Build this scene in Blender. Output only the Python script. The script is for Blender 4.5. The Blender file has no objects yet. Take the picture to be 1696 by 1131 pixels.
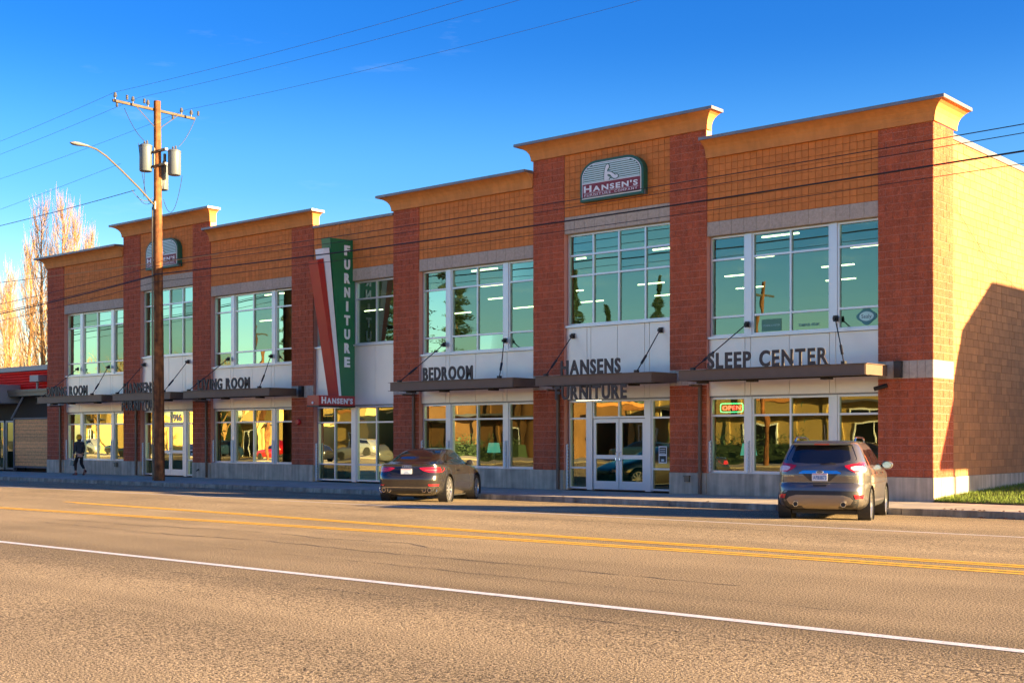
import bpy, bmesh, math, random
from mathutils import Vector, Matrix
R = math.radians
random.seed(7)
scene = bpy.context.scene
col = scene.collection

# ------------------------------------------------------------------ camera, sky, sun, exposure
cam_d = bpy.data.cameras.new('camera'); cam = bpy.data.objects.new('camera', cam_d); col.objects.link(cam)
cam_d.sensor_width = 36.0; cam_d.lens = 2091.0 / 1696.0 * 36.0
cam_d.shift_y = (726.0 - 565.5) / 1696.0
cam_d.clip_start = 0.05; cam_d.clip_end = 3000.0
CAMH = 1.585
cam.location = (0, 0, CAMH); cam.rotation_euler = (R(90), 0, R(40.585))
scene.camera = cam
SUN_EL, SUN_AZ = 9.0, 19.5            # azimuth measured from +X towards +Y
SUN_STRENGTH, SKY_STRENGTH, EXPOSURE = 3.6, 0.053, 3.02
world = bpy.data.worlds.new('World'); scene.world = world; world.use_nodes = True
wn = world.node_tree.nodes; wl = world.node_tree.links
for n in list(wn): wn.remove(n)
wout = wn.new('ShaderNodeOutputWorld'); wbg = wn.new('ShaderNodeBackground'); sky = wn.new('ShaderNodeTexSky')
sky.sky_type = 'NISHITA'; sky.sun_disc = False; sky.sun_elevation = R(SUN_EL); sky.sun_rotation = R(90 - SUN_AZ)
sky.air_density = 1.0; sky.dust_density = 1.1; sky.ozone_density = 3.0; sky.altitude = 100
hsv = wn.new('ShaderNodeHueSaturation'); hsv.inputs['Hue'].default_value = 0.514; hsv.inputs['Saturation'].default_value = 1.32; hsv.inputs['Value'].default_value = 1.0
# thin high cloud streaks mixed into the sky
tc = wn.new('ShaderNodeTexCoord'); mp = wn.new('ShaderNodeMapping'); mp.inputs['Scale'].default_value = (1.2, 1.2, 7.0)
cn = wn.new('ShaderNodeTexNoise'); cn.inputs['Scale'].default_value = 2.2; cn.inputs['Detail'].default_value = 7; cn.inputs['Roughness'].default_value = 0.62
cr = wn.new('ShaderNodeValToRGB'); cr.color_ramp.elements[0].position = 0.66; cr.color_ramp.elements[0].color = (0, 0, 0, 1)
cr.color_ramp.elements[1].position = 0.85; cr.color_ramp.elements[1].color = (0.12, 0.12, 0.12, 1)
cmix = wn.new('ShaderNodeMixRGB'); cmix.inputs['Color2'].default_value = (5.2, 5.0, 5.0, 1)
wl.new(tc.outputs['Generated'], mp.inputs['Vector']); wl.new(mp.outputs[0], cn.inputs['Vector']); wl.new(cn.outputs['Fac'], cr.inputs[0])
wl.new(sky.outputs[0], hsv.inputs['Color']); 
ez = wn.new('ShaderNodeSeparateXYZ'); wl.new(tc.outputs['Generated'], ez.inputs[0])
er = wn.new('ShaderNodeValToRGB'); ee = er.color_ramp.elements; er.color_ramp.interpolation = 'EASE'
ee[0].position = 0.0; ee[0].color = (1.0, .78, .62, 1); ee[1].position = .42; ee[1].color = (.20, .36, .52, 1)
for p_, c_ in ((.10, (.86, .74, .66, 1)), (.20, (.52, .58, .62, 1)), (.31, (.25, .41, .54, 1))): q_ = ee.new(p_); q_.color = c_
em_ = wn.new('ShaderNodeVectorMath'); em_.operation = 'MULTIPLY'; wl.new(ez.outputs['Z'], er.inputs[0]); wl.new(hsv.outputs[0], em_.inputs[0]); wl.new(er.outputs[0], em_.inputs[1])
es_ = wn.new('ShaderNodeVectorMath'); es_.operation = 'SCALE'; es_.inputs['Scale'].default_value = 1.5; wl.new(em_.outputs[0], es_.inputs[0])
wl.new(es_.outputs[0], cmix.inputs['Color1']); wl.new(cr.outputs[0], cmix.inputs['Fac'])
wl.new(cmix.outputs[0], wbg.inputs['Color']); wl.new(wbg.outputs[0], wout.inputs['Surface']); wbg.inputs['Strength'].default_value = SKY_STRENGTH
sun_d = bpy.data.lights.new('sun', 'SUN'); sun = bpy.data.objects.new('sun', sun_d); col.objects.link(sun)
sun_d.energy = SUN_STRENGTH; sun_d.angle = R(0.5); sun_d.color = (1.0, 0.715, 0.36)
sv = Vector((math.cos(R(SUN_EL)) * math.cos(R(SUN_AZ)), math.cos(R(SUN_EL)) * math.sin(R(SUN_AZ)), math.sin(R(SUN_EL))))
sun.rotation_euler = sv.to_track_quat('Z', 'Y').to_euler(); sun.location = (20, 40, 40)
scene.view_settings.view_transform = 'Standard'; scene.view_settings.look = 'None'
scene.view_settings.exposure = EXPOSURE; scene.view_settings.gamma = 1; scene.view_settings.use_curve_mapping = False
scene.render.engine = 'CYCLES'

# ------------------------------------------------------------------ materials
MATS = {}
def mat(name, color, rough=0.6, metal=0.0, spec=0.5, var=0.0, noise=0.0, nscale=3.0, bump=0.0, bscale=60.0, coat=0.0,
        emit=None, estr=0.0, speck=None, speck_amt=0.0, sscale=120.0, stain=0.0, transmission=0.0, dist=0.01):
    if name in MATS: return MATS[name]
    m = bpy.data.materials.new(name); m.use_nodes = True; MATS[name] = m
    N = m.node_tree.nodes; L = m.node_tree.links; b = N['Principled BSDF']
    b.inputs['Roughness'].default_value = rough; b.inputs['Metallic'].default_value = metal
    b.inputs['Specular IOR Level'].default_value = spec
    if coat: b.inputs['Coat Weight'].default_value = coat; b.inputs['Coat Roughness'].default_value = 0.05
    rgb = N.new('ShaderNodeRGB'); rgb.outputs[0].default_value = (*color, 1); out = rgb.outputs[0]
    geo = N.new('ShaderNodeNewGeometry')
    def scale_by(fac_socket, lo, hi, out):
        mr = N.new('ShaderNodeMapRange'); mr.inputs['To Min'].default_value = lo; mr.inputs['To Max'].default_value = hi
        L.new(fac_socket, mr.inputs['Value'])
        vm = N.new('ShaderNodeVectorMath'); vm.operation = 'SCALE'; L.new(out, vm.inputs[0]); L.new(mr.outputs[0], vm.inputs['Scale'])
        return vm.outputs[0]
    if var:
        oi = N.new('ShaderNodeObjectInfo'); add = N.new('ShaderNodeMath'); add.operation = 'ADD'
        L.new(oi.outputs['Random'], add.inputs[0]); L.new(geo.outputs['Random Per Island'], add.inputs[1])
        fr = N.new('ShaderNodeMath'); fr.operation = 'FRACT'; L.new(add.outputs[0], fr.inputs[0])
        out = scale_by(fr.outputs[0], 1 - var, 1 + var, out)
    if noise:
        nt = N.new('ShaderNodeTexNoise'); nt.inputs['Scale'].default_value = nscale; nt.inputs['Detail'].default_value = 6
        L.new(geo.outputs['Position'], nt.inputs['Vector'])
        mr = N.new('ShaderNodeMapRange'); mr.inputs['From Min'].default_value = .3; mr.inputs['From Max'].default_value = .7
        L.new(nt.outputs['Fac'], mr.inputs['Value'])
        out = scale_by(mr.outputs[0], 1 - noise, 1 + noise, out)
    if stain:
        mp = N.new('ShaderNodeMapping'); mp.inputs['Scale'].default_value = (6, 6, 0.5); L.new(geo.outputs['Position'], mp.inputs['Vector'])
        nt = N.new('ShaderNodeTexNoise'); nt.inputs['Scale'].default_value = 1.0; nt.inputs['Detail'].default_value = 5; L.new(mp.outputs[0], nt.inputs['Vector'])
        mr = N.new('ShaderNodeMapRange'); mr.inputs['From Min'].default_value = .35; mr.inputs['From Max'].default_value = .65
        L.new(nt.outputs['Fac'], mr.inputs['Value'])
        out = scale_by(mr.outputs[0], 1 - stain, 1 + stain * .4, out)
    if speck:
        nt = N.new('ShaderNodeTexNoise'); nt.inputs['Scale'].default_value = sscale; nt.inputs['Detail'].default_value = 1
        L.new(geo.outputs['Position'], nt.inputs['Vector'])
        rp = N.new('ShaderNodeValToRGB'); rp.color_ramp.elements[0].position = .56; rp.color_ramp.elements[1].position = .66
        rp.color_ramp.elements[1].color = (speck_amt,) * 3 + (1,)
        L.new(nt.outputs['Fac'], rp.inputs[0])
        mx = N.new('ShaderNodeMixRGB'); mx.inputs['Color2'].default_value = (*speck, 1); L.new(rp.outputs[0], mx.inputs['Fac']); L.new(out, mx.inputs['Color1'])
        out = mx.outputs[0]
    L.new(out, b.inputs['Base Color'])
    if bump:
        nb = N.new('ShaderNodeTexNoise'); nb.inputs['Scale'].default_value = bscale; nb.inputs['Detail'].default_value = 4; nb.inputs['Roughness'].default_value = .65
        L.new(geo.outputs['Position'], nb.inputs['Vector'])
        bp = N.new('ShaderNodeBump'); bp.inputs['Strength'].default_value = bump; bp.inputs['Distance'].default_value = dist
        L.new(nb.outputs['Fac'], bp.inputs['Height']); L.new(bp.outputs[0], b.inputs['Normal'])
    if emit: b.inputs['Emission Color'].default_value = (*emit, 1); b.inputs['Emission Strength'].default_value = estr
    return m

def glass_mat(name, refl_col, trans_col, base, wave=0.003):
    m = bpy.data.materials.new(name); m.use_nodes = True; MATS[name] = m
    N = m.node_tree.nodes; L = m.node_tree.links
    N.remove(N['Principled BSDF']); o = N['Material Output']
    g = N.new('ShaderNodeBsdfGlossy'); g.inputs['Roughness'].default_value = 0.0; g.inputs['Color'].default_value = (*refl_col, 1)
    t = N.new('ShaderNodeBsdfTransparent'); t.inputs['Color'].default_value = (*trans_col, 1)
    lw = N.new('ShaderNodeFresnel'); lw.inputs['IOR'].default_value = 1.5
    mr = N.new('ShaderNodeMapRange'); mr.inputs['To Min'].default_value = base; mr.inputs['To Max'].default_value = 1.0
    mix = N.new('ShaderNodeMixShader'); L.new(lw.outputs[0], mr.inputs['Value']); L.new(mr.outputs[0], mix.inputs['Fac'])
    L.new(t.outputs[0], mix.inputs[1]); L.new(g.outputs[0], mix.inputs[2]); L.new(mix.outputs[0], o.inputs['Surface'])
    geo = N.new('ShaderNodeNewGeometry'); nb = N.new('ShaderNodeTexNoise'); nb.inputs['Scale'].default_value = 1.3; nb.inputs['Detail'].default_value = 1
    L.new(geo.outputs['Position'], nb.inputs['Vector'])
    bp = N.new('ShaderNodeBump'); bp.inputs['Strength'].default_value = 1.0; bp.inputs['Distance'].default_value = wave
    L.new(nb.outputs['Fac'], bp.inputs['Height']); L.new(bp.outputs[0], g.inputs['Normal'])
    return m

M_RED = mat('split_face_red', (.46, .098, .036), .95, var=.10, noise=.2, nscale=9, bump=1.0, bscale=30, speck=(.66, .30, .22), speck_amt=.42, sscale=34, stain=.18, dist=.02)
M_MORTAR = mat('mortar_red', (.66, .30, .23), .95)
M_ORANGE = mat('ground_face_orange', (.66, .215, .045), .8, var=.07, noise=.10, nscale=6, bump=.2, bscale=60)
M_ORMORT = mat('mortar_orange', (.22, .09, .025), .95)
M_BUFF = mat('ground_face_buff', (.44, .195, .072), .85, var=.16, noise=.10, nscale=4, bump=.25, bscale=50)
M_BUFFMORT = mat('mortar_buff', (.22, .12, .045), .95)
M_BAND = mat('band_block_grey', (.48, .405, .31), .95, var=.06, noise=.15, nscale=10, bump=.7, bscale=45, speck=(.62, .58, .52), speck_amt=.4, sscale=40)
M_CONC = mat('cast_concrete', (.54, .44, .32), .9, noise=.18, nscale=2.5, bump=.25, bscale=40, stain=.28)
M_WALK = mat('walk_concrete', (.48, .395, .29), .9, var=.05, noise=.14, nscale=1.4, bump=.25, bscale=50, speck=(.25, .22, .2), speck_amt=.3, sscale=7)
M_CURB = mat('curb_concrete', (.38, .31, .22), .9, var=.08, noise=.35, nscale=2.0, bump=.5, bscale=30, stain=.4)
M_STUCCO = mat('cornice_stucco', (.64, .265, .075), .85, stain=.10, noise=.08, nscale=1.5, bump=.15, bscale=90)
M_FLASH = mat('metal_flashing', (.22, .20, .20), .4, metal=.4, noise=.1)
M_WHITEP = mat('white_metal_panel', (.76, .72, .67), .35, metal=.35, noise=.04, nscale=1.2, bump=.04, bscale=3)
M_ALU = mat('aluminium_frame', (.66, .68, .70), .35, metal=.5)
M_BRONZE = mat('bronze_steel', (.15, .095, .065), .5, metal=.2, noise=.08)
M_BLACK = mat('black_metal', (.018, .017, .018), .45)
M_LETTER = mat('bronze_letter', (.050, .040, .036), .5, metal=.1)
M_UGLASS = glass_mat('teal_window_glass', (.34, .47, .36), (.30, .50, .42), .38, .0015)
M_LGLASS = glass_mat('green_shop_glass', (.78, .84, .52), (.36, .60, .50), .20, .0015)
M_INT = mat('dark_interior', (.05, .045, .04), .9)
M_INTW = mat('interior_wall', (.26, .19, .11), .9)
M_INTF = mat('interior_floor', (.10, .07, .05), .6)
M_STRIP = mat('ceiling_light_glow', (.9, .8, .5), .5, emit=(1.0, .80, .42), estr=2.0)
M_GREEN = mat('sign_green', (.004, .15, .055), .4, coat=.3)
M_DGREEN = mat('sign_dark_green', (.01, .10, .06), .4)
M_WHITE = mat('sign_white', (.80, .84, .84), .45)
M_LOGOW = mat('sign_face_mint', (.62, .80, .78), .4)
M_SRED = mat('sign_red', (.42, .028, .022), .4, coat=.3)
M_MAROON = mat('sign_maroon', (.23, .022, .035), .45)
M_WOODP = mat('pole_wood', (.22, .08, .024), .9, noise=.5, nscale=4, bump=1.0, bscale=16, stain=.65)
M_GALV = mat('galvanised', (.15, .13, .10), .45, metal=.5, noise=.08)
M_TRANS = mat('transformer_grey', (.12, .145, .17), .45, metal=.1)
M_WIRE = mat('wire_black', (.015, .015, .015), .6)
M_WIREL = mat('wire_alu', (.10, .10, .11), .5)
M_CERAM = mat('insulator_ceramic', (.10, .10, .11), .25)
M_RUBBER = mat('tyre_rubber', (.022, .021, .02), .8, bump=.3, bscale=80)
M_CHROME = mat('chrome', (.72, .72, .74), .12, metal=1.0)
M_RIM = mat('alloy_rim', (.55, .55, .56), .3, metal=.8)
M_CGLASS = mat('car_glass', (.010, .011, .012), .04, spec=.8, coat=.6)
M_PLASTIC = mat('black_plastic', (.025, .025, .026), .6)
M_TAIL = mat('taillight_red', (.52, .012, .02), .12, coat=.8, spec=.7)
M_TAILW = mat('taillight_clear', (.75, .62, .62), .15, coat=.8)
M_PLATE = mat('plate_white', (.72, .76, .82), .4)
M_PLATEB = mat('plate_blue', (.10, .19, .42), .4)
M_SUV = mat('suv_paint', (.19, .17, .15), .30, metal=.65, coat=.9)
M_SKIDP = mat('skid_silver', (.30, .25, .20), .4, metal=.4)
M_COUPE = mat('coupe_paint', (.055, .050, .047), .24, metal=.6, coat=1.0)
M_BUILDR = mat('red_cladding', (.95, .012, .006), .6, spec=.2, noise=.05)
M_DGREY = mat('dark_grey_metal', (.10, .10, .11), .5)
M_GREYM = mat('grey_metal', (.28, .29, .31), .45, metal=.3)
M_PLANK = mat('cedar_plank', (.85, .38, .12), .7, var=.16, noise=.2, nscale=8)
M_BARK = mat('poplar_bark', (.42, .24, .09), .9, var=.35, noise=.2, nscale=.6)
M_LEAFC = mat('conifer_leaf', (.035, .065, .028), .9, var=.4)
M_GRASS = mat('grass_blade', (.16, .23, .02), .8, var=.45)
M_SOIL = mat('soil', (.10, .09, .04), .95, noise=.3, nscale=5)
M_YELLOW = mat('road_yellow_paint', (.95, .50, .02), .7, noise=.22, nscale=9, speck=(.28, .20, .10), speck_amt=.5, sscale=28)
M_RWHITE = mat('road_white_paint', (.82, .78, .74), .7, noise=.15, nscale=9, speck=(.32, .28, .24), speck_amt=.5, sscale=28)
M_CRACK = mat('crack_tar', (.045, .038, .032), .9)
M_CREAM = mat('opposite_stucco', (.40, .28, .10), .9, noise=.08, nscale=.8)
M_TAN = mat('opposite_tan', (.17, .085, .03), .9, noise=.15, nscale=.8)
M_JACKET = mat('coat_grey', (.045, .048, .058), .9)
M_TROUS = mat('trousers_black', (.012, .012, .014), .9)
M_SKIN = mat('skin', (.50, .28, .20), .6)
M_HAT = mat('beanie_yellow', (.90, .42, .02), .9, bump=.4, bscale=120)
M_SHOE = mat('shoe_red', (.16, .03, .02), .6)
M_LEATHER = mat('handbag_black', (.012, .012, .013), .45)
M_HAIR = mat('hair_dark', (.03, .018, .012), .7)
M_HEM = mat('shirt_hem', (.55, .36, .28), .9)
M_SHADE = mat('lampshade_teal', (.35, .70, .62), .8, emit=(.30, .95, .75), estr=.08)
M_NEONR = mat('neon_red', (.8, .05, .03), .4, emit=(1, .05, .03), estr=2.2)
M_NEONG = mat('neon_green', (.1, .7, .2), .4, emit=(.10, .9, .25), estr=1.0)
M_SOFA = mat('sofa_teal', (.04, .22, .16), .9)
M_BEDW = mat('bedding', (.30, .34, .30), .9)

# asphalt: coarse pale chip seal with tyre-worn darker bands
def asphalt():
    m = bpy.data.materials.new('asphalt'); m.use_nodes = True; MATS['asphalt'] = m
    N = m.node_tree.nodes; L = m.node_tree.links; b = N['Principled BSDF']; b.inputs['Roughness'].default_value = .9
    b.inputs['Specular IOR Level'].default_value = .2
    geo = N.new('ShaderNodeNewGeometry'); pos = geo.outputs['Position']
    n1 = N.new('ShaderNodeTexNoise'); n1.inputs['Scale'].default_value = 52; n1.inputs['Detail'].default_value = 3; n1.inputs['Roughness'].default_value = .7; L.new(pos, n1.inputs['Vector'])
    r1 = N.new('ShaderNodeValToRGB'); e = r1.color_ramp.elements
    e[0].position = .38; e[0].color = (.045, .034, .024, 1); e[1].position = .60; e[1].color = (.62, .46, .27, 1)
    md = e.new(.49); md.color = (.26, .195, .115, 1)
    L.new(n1.outputs['Fac'], r1.inputs[0])
    mp = N.new('ShaderNodeMapping'); mp.inputs['Scale'].default_value = (.05, .9, 1); L.new(pos, mp.inputs['Vector'])
    n2 = N.new('ShaderNodeTexNoise'); n2.inputs['Scale'].default_value = 1.0; n2.inputs['Detail'].default_value = 3; L.new(mp.outputs[0], n2.inputs['Vector'])
    n3 = N.new('ShaderNodeTexNoise'); n3.inputs['Scale'].default_value = .35; n3.inputs['Detail'].default_value = 5; L.new(pos, n3.inputs['Vector'])
    ad = N.new('ShaderNodeMath'); ad.operation = 'ADD'; L.new(n2.outputs['Fac'], ad.inputs[0]); L.new(n3.outputs['Fac'], ad.inputs[1])
    mr = N.new('ShaderNodeMapRange'); mr.inputs['From Min'].default_value = .75; mr.inputs['From Max'].default_value = 1.25
    mr.inputs['To Min'].default_value = .80; mr.inputs['To Max'].default_value = 1.2; L.new(ad.outputs[0], mr.inputs['Value'])
    # darker seal-coat band in the near lane
    sx = N.new('ShaderNodeSeparateXYZ'); L.new(pos, sx.inputs[0])
    wob = N.new('ShaderNodeTexNoise'); wob.inputs['Scale'].default_value = .5; wob.inputs['Detail'].default_value = 4; L.new(pos, wob.inputs['Vector'])
    yy = N.new('ShaderNodeMath'); yy.operation = 'MULTIPLY_ADD'; yy.inputs[1].default_value = 1.6; L.new(wob.outputs['Fac'], yy.inputs[0]); L.new(sx.outputs['Y'], yy.inputs[2])
    band = N.new('ShaderNodeValToRGB'); be = band.color_ramp.elements; band.color_ramp.interpolation = 'EASE'
    nrm = N.new('ShaderNodeMath'); nrm.operation = 'DIVIDE'; nrm.inputs[1].default_value = 30.0; L.new(yy.outputs[0], nrm.inputs[0]); L.new(nrm.outputs[0], band.inputs[0])
    be[0].position = .29; be[0].color = (1, 1, 1, 1); be[1].position = .52; be[1].color = (1, 1, 1, 1)
    for p, v in ((.315, .86), (.345, .72), (.40, .86), (.44, .92), (.48, .98)): q = be.new(p); q.color = (v, v, v * 1.01, 1)
    vm = N.new('ShaderNodeVectorMath'); vm.operation = 'SCALE'; L.new(r1.outputs[0], vm.inputs[0]); L.new(mr.outputs[0], vm.inputs['Scale'])
    v2 = N.new('ShaderNodeVectorMath'); v2.operation = 'MULTIPLY'; L.new(vm.outputs[0], v2.inputs[0]); L.new(band.outputs[0], v2.inputs[1])
    L.new(v2.outputs[0], b.inputs['Base Color'])
    bp = N.new('ShaderNodeBump'); bp.inputs['Strength'].default_value = 1.0; bp.inputs['Distance'].default_value = .012
    L.new(n1.outputs['Fac'], bp.inputs['Height']); L.new(bp.outputs[0], b.inputs['Normal'])
    return m
M_ASPHALT = asphalt()

# ------------------------------------------------------------------ mesh helpers
class MB:
    def __init__(s): s.v = []; s.f = []; s.smooth = False
    def add(s, vs, fs):
        o = len(s.v); s.v.extend([tuple(p) for p in vs]); s.f.extend([tuple(i + o for i in f) for f in fs]); return s
    def box(s, x0, x1, y0, y1, z0, z1):
        if x0 > x1: x0, x1 = x1, x0
        if y0 > y1: y0, y1 = y1, y0
        if z0 > z1: z0, z1 = z1, z0
        return s.add([(x0,y0,z0),(x1,y0,z0),(x1,y1,z0),(x0,y1,z0),(x0,y0,z1),(x1,y0,z1),(x1,y1,z1),(x0,y1,z1)],
              [(0,3,2,1),(4,5,6,7),(0,1,5,4),(1,2,6,5),(2,3,7,6),(3,0,4,7)])
    def block_y(s, x0, x1, yf, yb, z0, z1, c=.008):      # block whose face looks to -Y, arris eased
        return s.add([(x0,yb,z0),(x1,yb,z0),(x1,yb,z1),(x0,yb,z1),(x0,yf+c,z0),(x1,yf+c,z0),(x1,yf+c,z1),(x0,yf+c,z1),
                      (x0+c,yf,z0+c),(x1-c,yf,z0+c),(x1-c,yf,z1-c),(x0+c,yf,z1-c)],
              [(0,3,2,1),(0,1,5,4),(1,2,6,5),(2,3,7,6),(3,0,4,7),(4,5,9,8),(5,6,10,9),(6,7,11,10),(7,4,8,11),(8,9,10,11)])
    def block_x(s, y0, y1, xf, xb, z0, z1, c=.008):      # face looks to +X
        return s.add([(xb,y0,z0),(xb,y1,z0),(xb,y1,z1),(xb,y0,z1),(xf-c,y0,z0),(xf-c,y1,z0),(xf-c,y1,z1),(xf-c,y0,z1),
                      (xf,y0+c,z0+c),(xf,y1-c,z0+c),(xf,y1-c,z1-c),(xf,y0+c,z1-c)],
              [(0,3,2,1),(0,1,5,4),(1,2,6,5),(2,3,7,6),(3,0,4,7),(4,5,9,8),(5,6,10,9),(6,7,11,10),(7,4,8,11),(8,9,10,11)])
    def prism(s, poly, a0, a1, axis='y'):
        n = len(poly)
        def P(p, a): return {'y': (p[0], a, p[1]), 'x': (a, p[0], p[1]), 'z': (p[0], p[1], a)}[axis]
        vs = [P(p, a0) for p in poly] + [P(p, a1) for p in poly]
        fs = [tuple(range(n)), tuple(range(2*n-1, n-1, -1))] + [(i, i+n, (i+1)%n+n, (i+1)%n) for i in range(n)]
        return s.add(vs, fs)
    def tube(s, pts, r, n=8, r1=None, cap=True):
        pts = [Vector(p) for p in pts]; k = len(pts); rings = []; ref = Vector((0,0,1))
        for i, p in enumerate(pts):
            d = (pts[min(i+1,k-1)] - pts[max(i-1,0)]).normalized()
            a = ref if abs(d.dot(ref)) < .95 else Vector((1,0,0))
            u = d.cross(a).normalized(); w = d.cross(u).normalized()
            rr = r if r1 is None else r + (r1 - r) * i / (k - 1)
            rings.append([p + (u * math.cos(2*math.pi*j/n) + w * math.sin(2*math.pi*j/n)) * rr for j in range(n)])
        vs = [q for rg in rings for q in rg]; fs = []
        for i in range(k-1):
            for j in range(n): fs.append((i*n+j, i*n+(j+1)%n, (i+1)*n+(j+1)%n, (i+1)*n+j))
        if cap: fs += [tuple(range(n-1,-1,-1)), tuple(range((k-1)*n, k*n))]
        return s.add(vs, fs)
    def lathe(s, prof, c, axis='z', n=24, cap=True):     # prof: list of (radius, along)
        vs = []; fs = []
        for r, a in prof:
            for j in range(n):
                t = 2*math.pi*j/n; u, w = r*math.cos(t), r*math.sin(t)
                vs.append({'z': (c[0]+u, c[1]+w, c[2]+a), 'x': (c[0]+a, c[1]+u, c[2]+w), 'y': (c[0]+u, c[1]+a, c[2]+w)}[axis])
        k = len(prof)
        for i in range(k-1):
            for j in range(n): fs.append((i*n+j, i*n+(j+1)%n, (i+1)*n+(j+1)%n, (i+1)*n+j))
        if cap: fs += [tuple(range(n)), tuple(range((k-1)*n, k*n))]
        return s.add(vs, fs)
    def mesh(s, name, m, smooth=False):
        me = bpy.data.meshes.new(name); me.from_pydata(s.v, [], s.f); me.materials.append(m)
        if smooth or s.smooth:
            me.polygons.foreach_set('use_smooth', [True]*len(me.polygons))
        me.update(); 
        bm = bmesh.new(); bm.from_mesh(me); bmesh.ops.recalc_face_normals(bm, faces=bm.faces); bm.to_mesh(me); bm.free()
        return me
    def build(s, name, m, parent=None, local=False, smooth=False, **kw):
        o = link(name, s.mesh(name, m, smooth), parent, local)
        if smooth: shade(o)
        for k, v in kw.items(): o[k] = v
        return o

WORLD = {}
def shade(o, ang=40):
    me = o.data
    bm = bmesh.new(); bm.from_mesh(me)
    for e in bm.edges:
        if len(e.link_faces) == 2 and e.calc_face_angle(0) > R(ang): e.smooth = False
    bm.to_mesh(me); bm.free()
def link(name, data, parent=None, local=False, loc=(0,0,0)):
    o = bpy.data.objects.new(name, data); col.objects.link(o); o.location = loc
    WORLD[o.name] = Matrix.Translation(loc) if parent is None else Matrix.Identity(4)
    if parent is not None:
        o.parent = parent
        if not local: o.matrix_parent_inverse = WORLD[parent.name].inverted()
    return o
def tag(o, label=None, category=None, group=None, kind=None):
    if label: o['label'] = label
    if category: o['category'] = category
    if group: o['group'] = group
    if kind: o['kind'] = kind
    return o
def thing(name, label, category, loc=(0,0,0), rotz=0, group=None):
    o = link(name, None, None, loc=loc); o.empty_display_size = .3; o.rotation_euler = (0,0,rotz)
    WORLD[o.name] = Matrix.Translation(loc) @ Matrix.Rotation(rotz, 4, 'Z')
    return tag(o, label, category, group)

# letters from Blender's own font, one mesh per character
_gl = {}
def glyph(ch, bold=.0):
    if (ch, bold) in _gl: return _gl[(ch, bold)]
    c = bpy.data.curves.new('glyph', 'FONT'); c.body = ch; c.size = 1.0; c.extrude = .5; c.offset = bold; c.resolution_u = 4
    o = bpy.data.objects.new('glyph', c); me = bpy.data.meshes.new_from_object(o)
    vs = [tuple(v.co) for v in me.vertices]; fs = [tuple(p.vertices) for p in me.polygons]
    bpy.data.objects.remove(o); bpy.data.meshes.remove(me); bpy.data.curves.remove(c)
    xs = [v[0] for v in vs] or [0]; lo, hi = min(xs), max(xs)
    _gl[(ch, bold)] = ([(v[0]-lo, v[1], v[2]+.5) for v in vs], fs, hi-lo); return _gl[(ch, bold)]
CAP = max(v[1] for v in glyph('H')[0])
def text(parent, s, origin, right, up, out, height, width, depth, m, bold=.02, gap=.09, joined=None, name='letter', small=None, local=False):
    """origin: lower-left corner of the line; small: scale of every letter but the first of each word"""
    right, up, out = Vector(right).normalized(), Vector(up).normalized(), Vector(out).normalized()
    k = height / (CAP + bold * 2); cur = 0; items = []
    for i, ch in enumerate(s):
        if ch == ' ': cur += .42; continue
        vs, fs, w = glyph(ch, bold); sc = 1.0
        if small and i > 0 and s[i-1] != ' ': sc = small
        dy = 0
        if small and ch == "'": dy = (1 - small) * 0
        items.append((vs, fs, cur, sc, dy)); cur += w * sc + gap
    total = cur - gap; kx = width / total
    obs = []; J = MB()
    for vs, fs, x0, sc, dy in items:
        P = [Vector(origin) + right * ((x0 + v[0]*sc) * kx) + up * ((v[1]*sc + bold + dy) * k) + out * (v[2] * depth) for v in vs]
        if joined: J.add(P, fs)
        else:
            b = MB(); b.add(P, fs); obs.append(b.build(name, m, parent, local))
    if joined: return J.build(joined, m, parent, local)
    return obs

# ------------------------------------------------------------------ key dimensions (metres, z=0 at the foot of the shop front)
Y0 = 30.67            # front plane of the brick piers
YW = Y0 + .20         # window plane
YP = Y0 + .13         # white panel plane
PIERS = [(-54.88,-53.43),(-48.52,-47.25),(-43.46,-42.26),(-37.2,-35.96),(-31.72,-30.48),(-25.4,-24.17),(-20.28,-19.04),(-13.93,-12.47)]
XL, XR = -54.88, -12.47
LOW, TOW, DTOP = 9.48, 10.31, 9.34
ZBASE = .61
BAYS = {'A': (-53.43,-48.52,'low'), 'B': (-47.25,-43.46,'tower'), 'C': (-42.26,-37.2,'low'), 'D': (-35.96,-31.72,'sign'),
        'E': (-30.48,-25.4,'low'), 'F': (-24.17,-20.28,'tower'), 'G': (-19.04,-13.93,'low')}
ROOF = 8.7

def curbY(X): return 26.9 + .35 * min(1, max(0, (X + 16) / 5.0))
def zg(X): return -.19 + .065 * min(1.3, max(-.3, (X + 50.5) / 39.5))
def roadz(X, Y):
    cy = curbY(X); g = zg(X)
    pts = [(-3.0, -.10), (2.0, -.06), (9.6, 0.0), (16.0, .0), (21.0, -.02), (cy, g)]
    if Y >= cy: return g
    for (a, za), (b_, zb) in zip(pts, pts[1:]):
        if Y <= b_: return za + (zb - za) * (Y - a) / (b_ - a)
    return g

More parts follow.
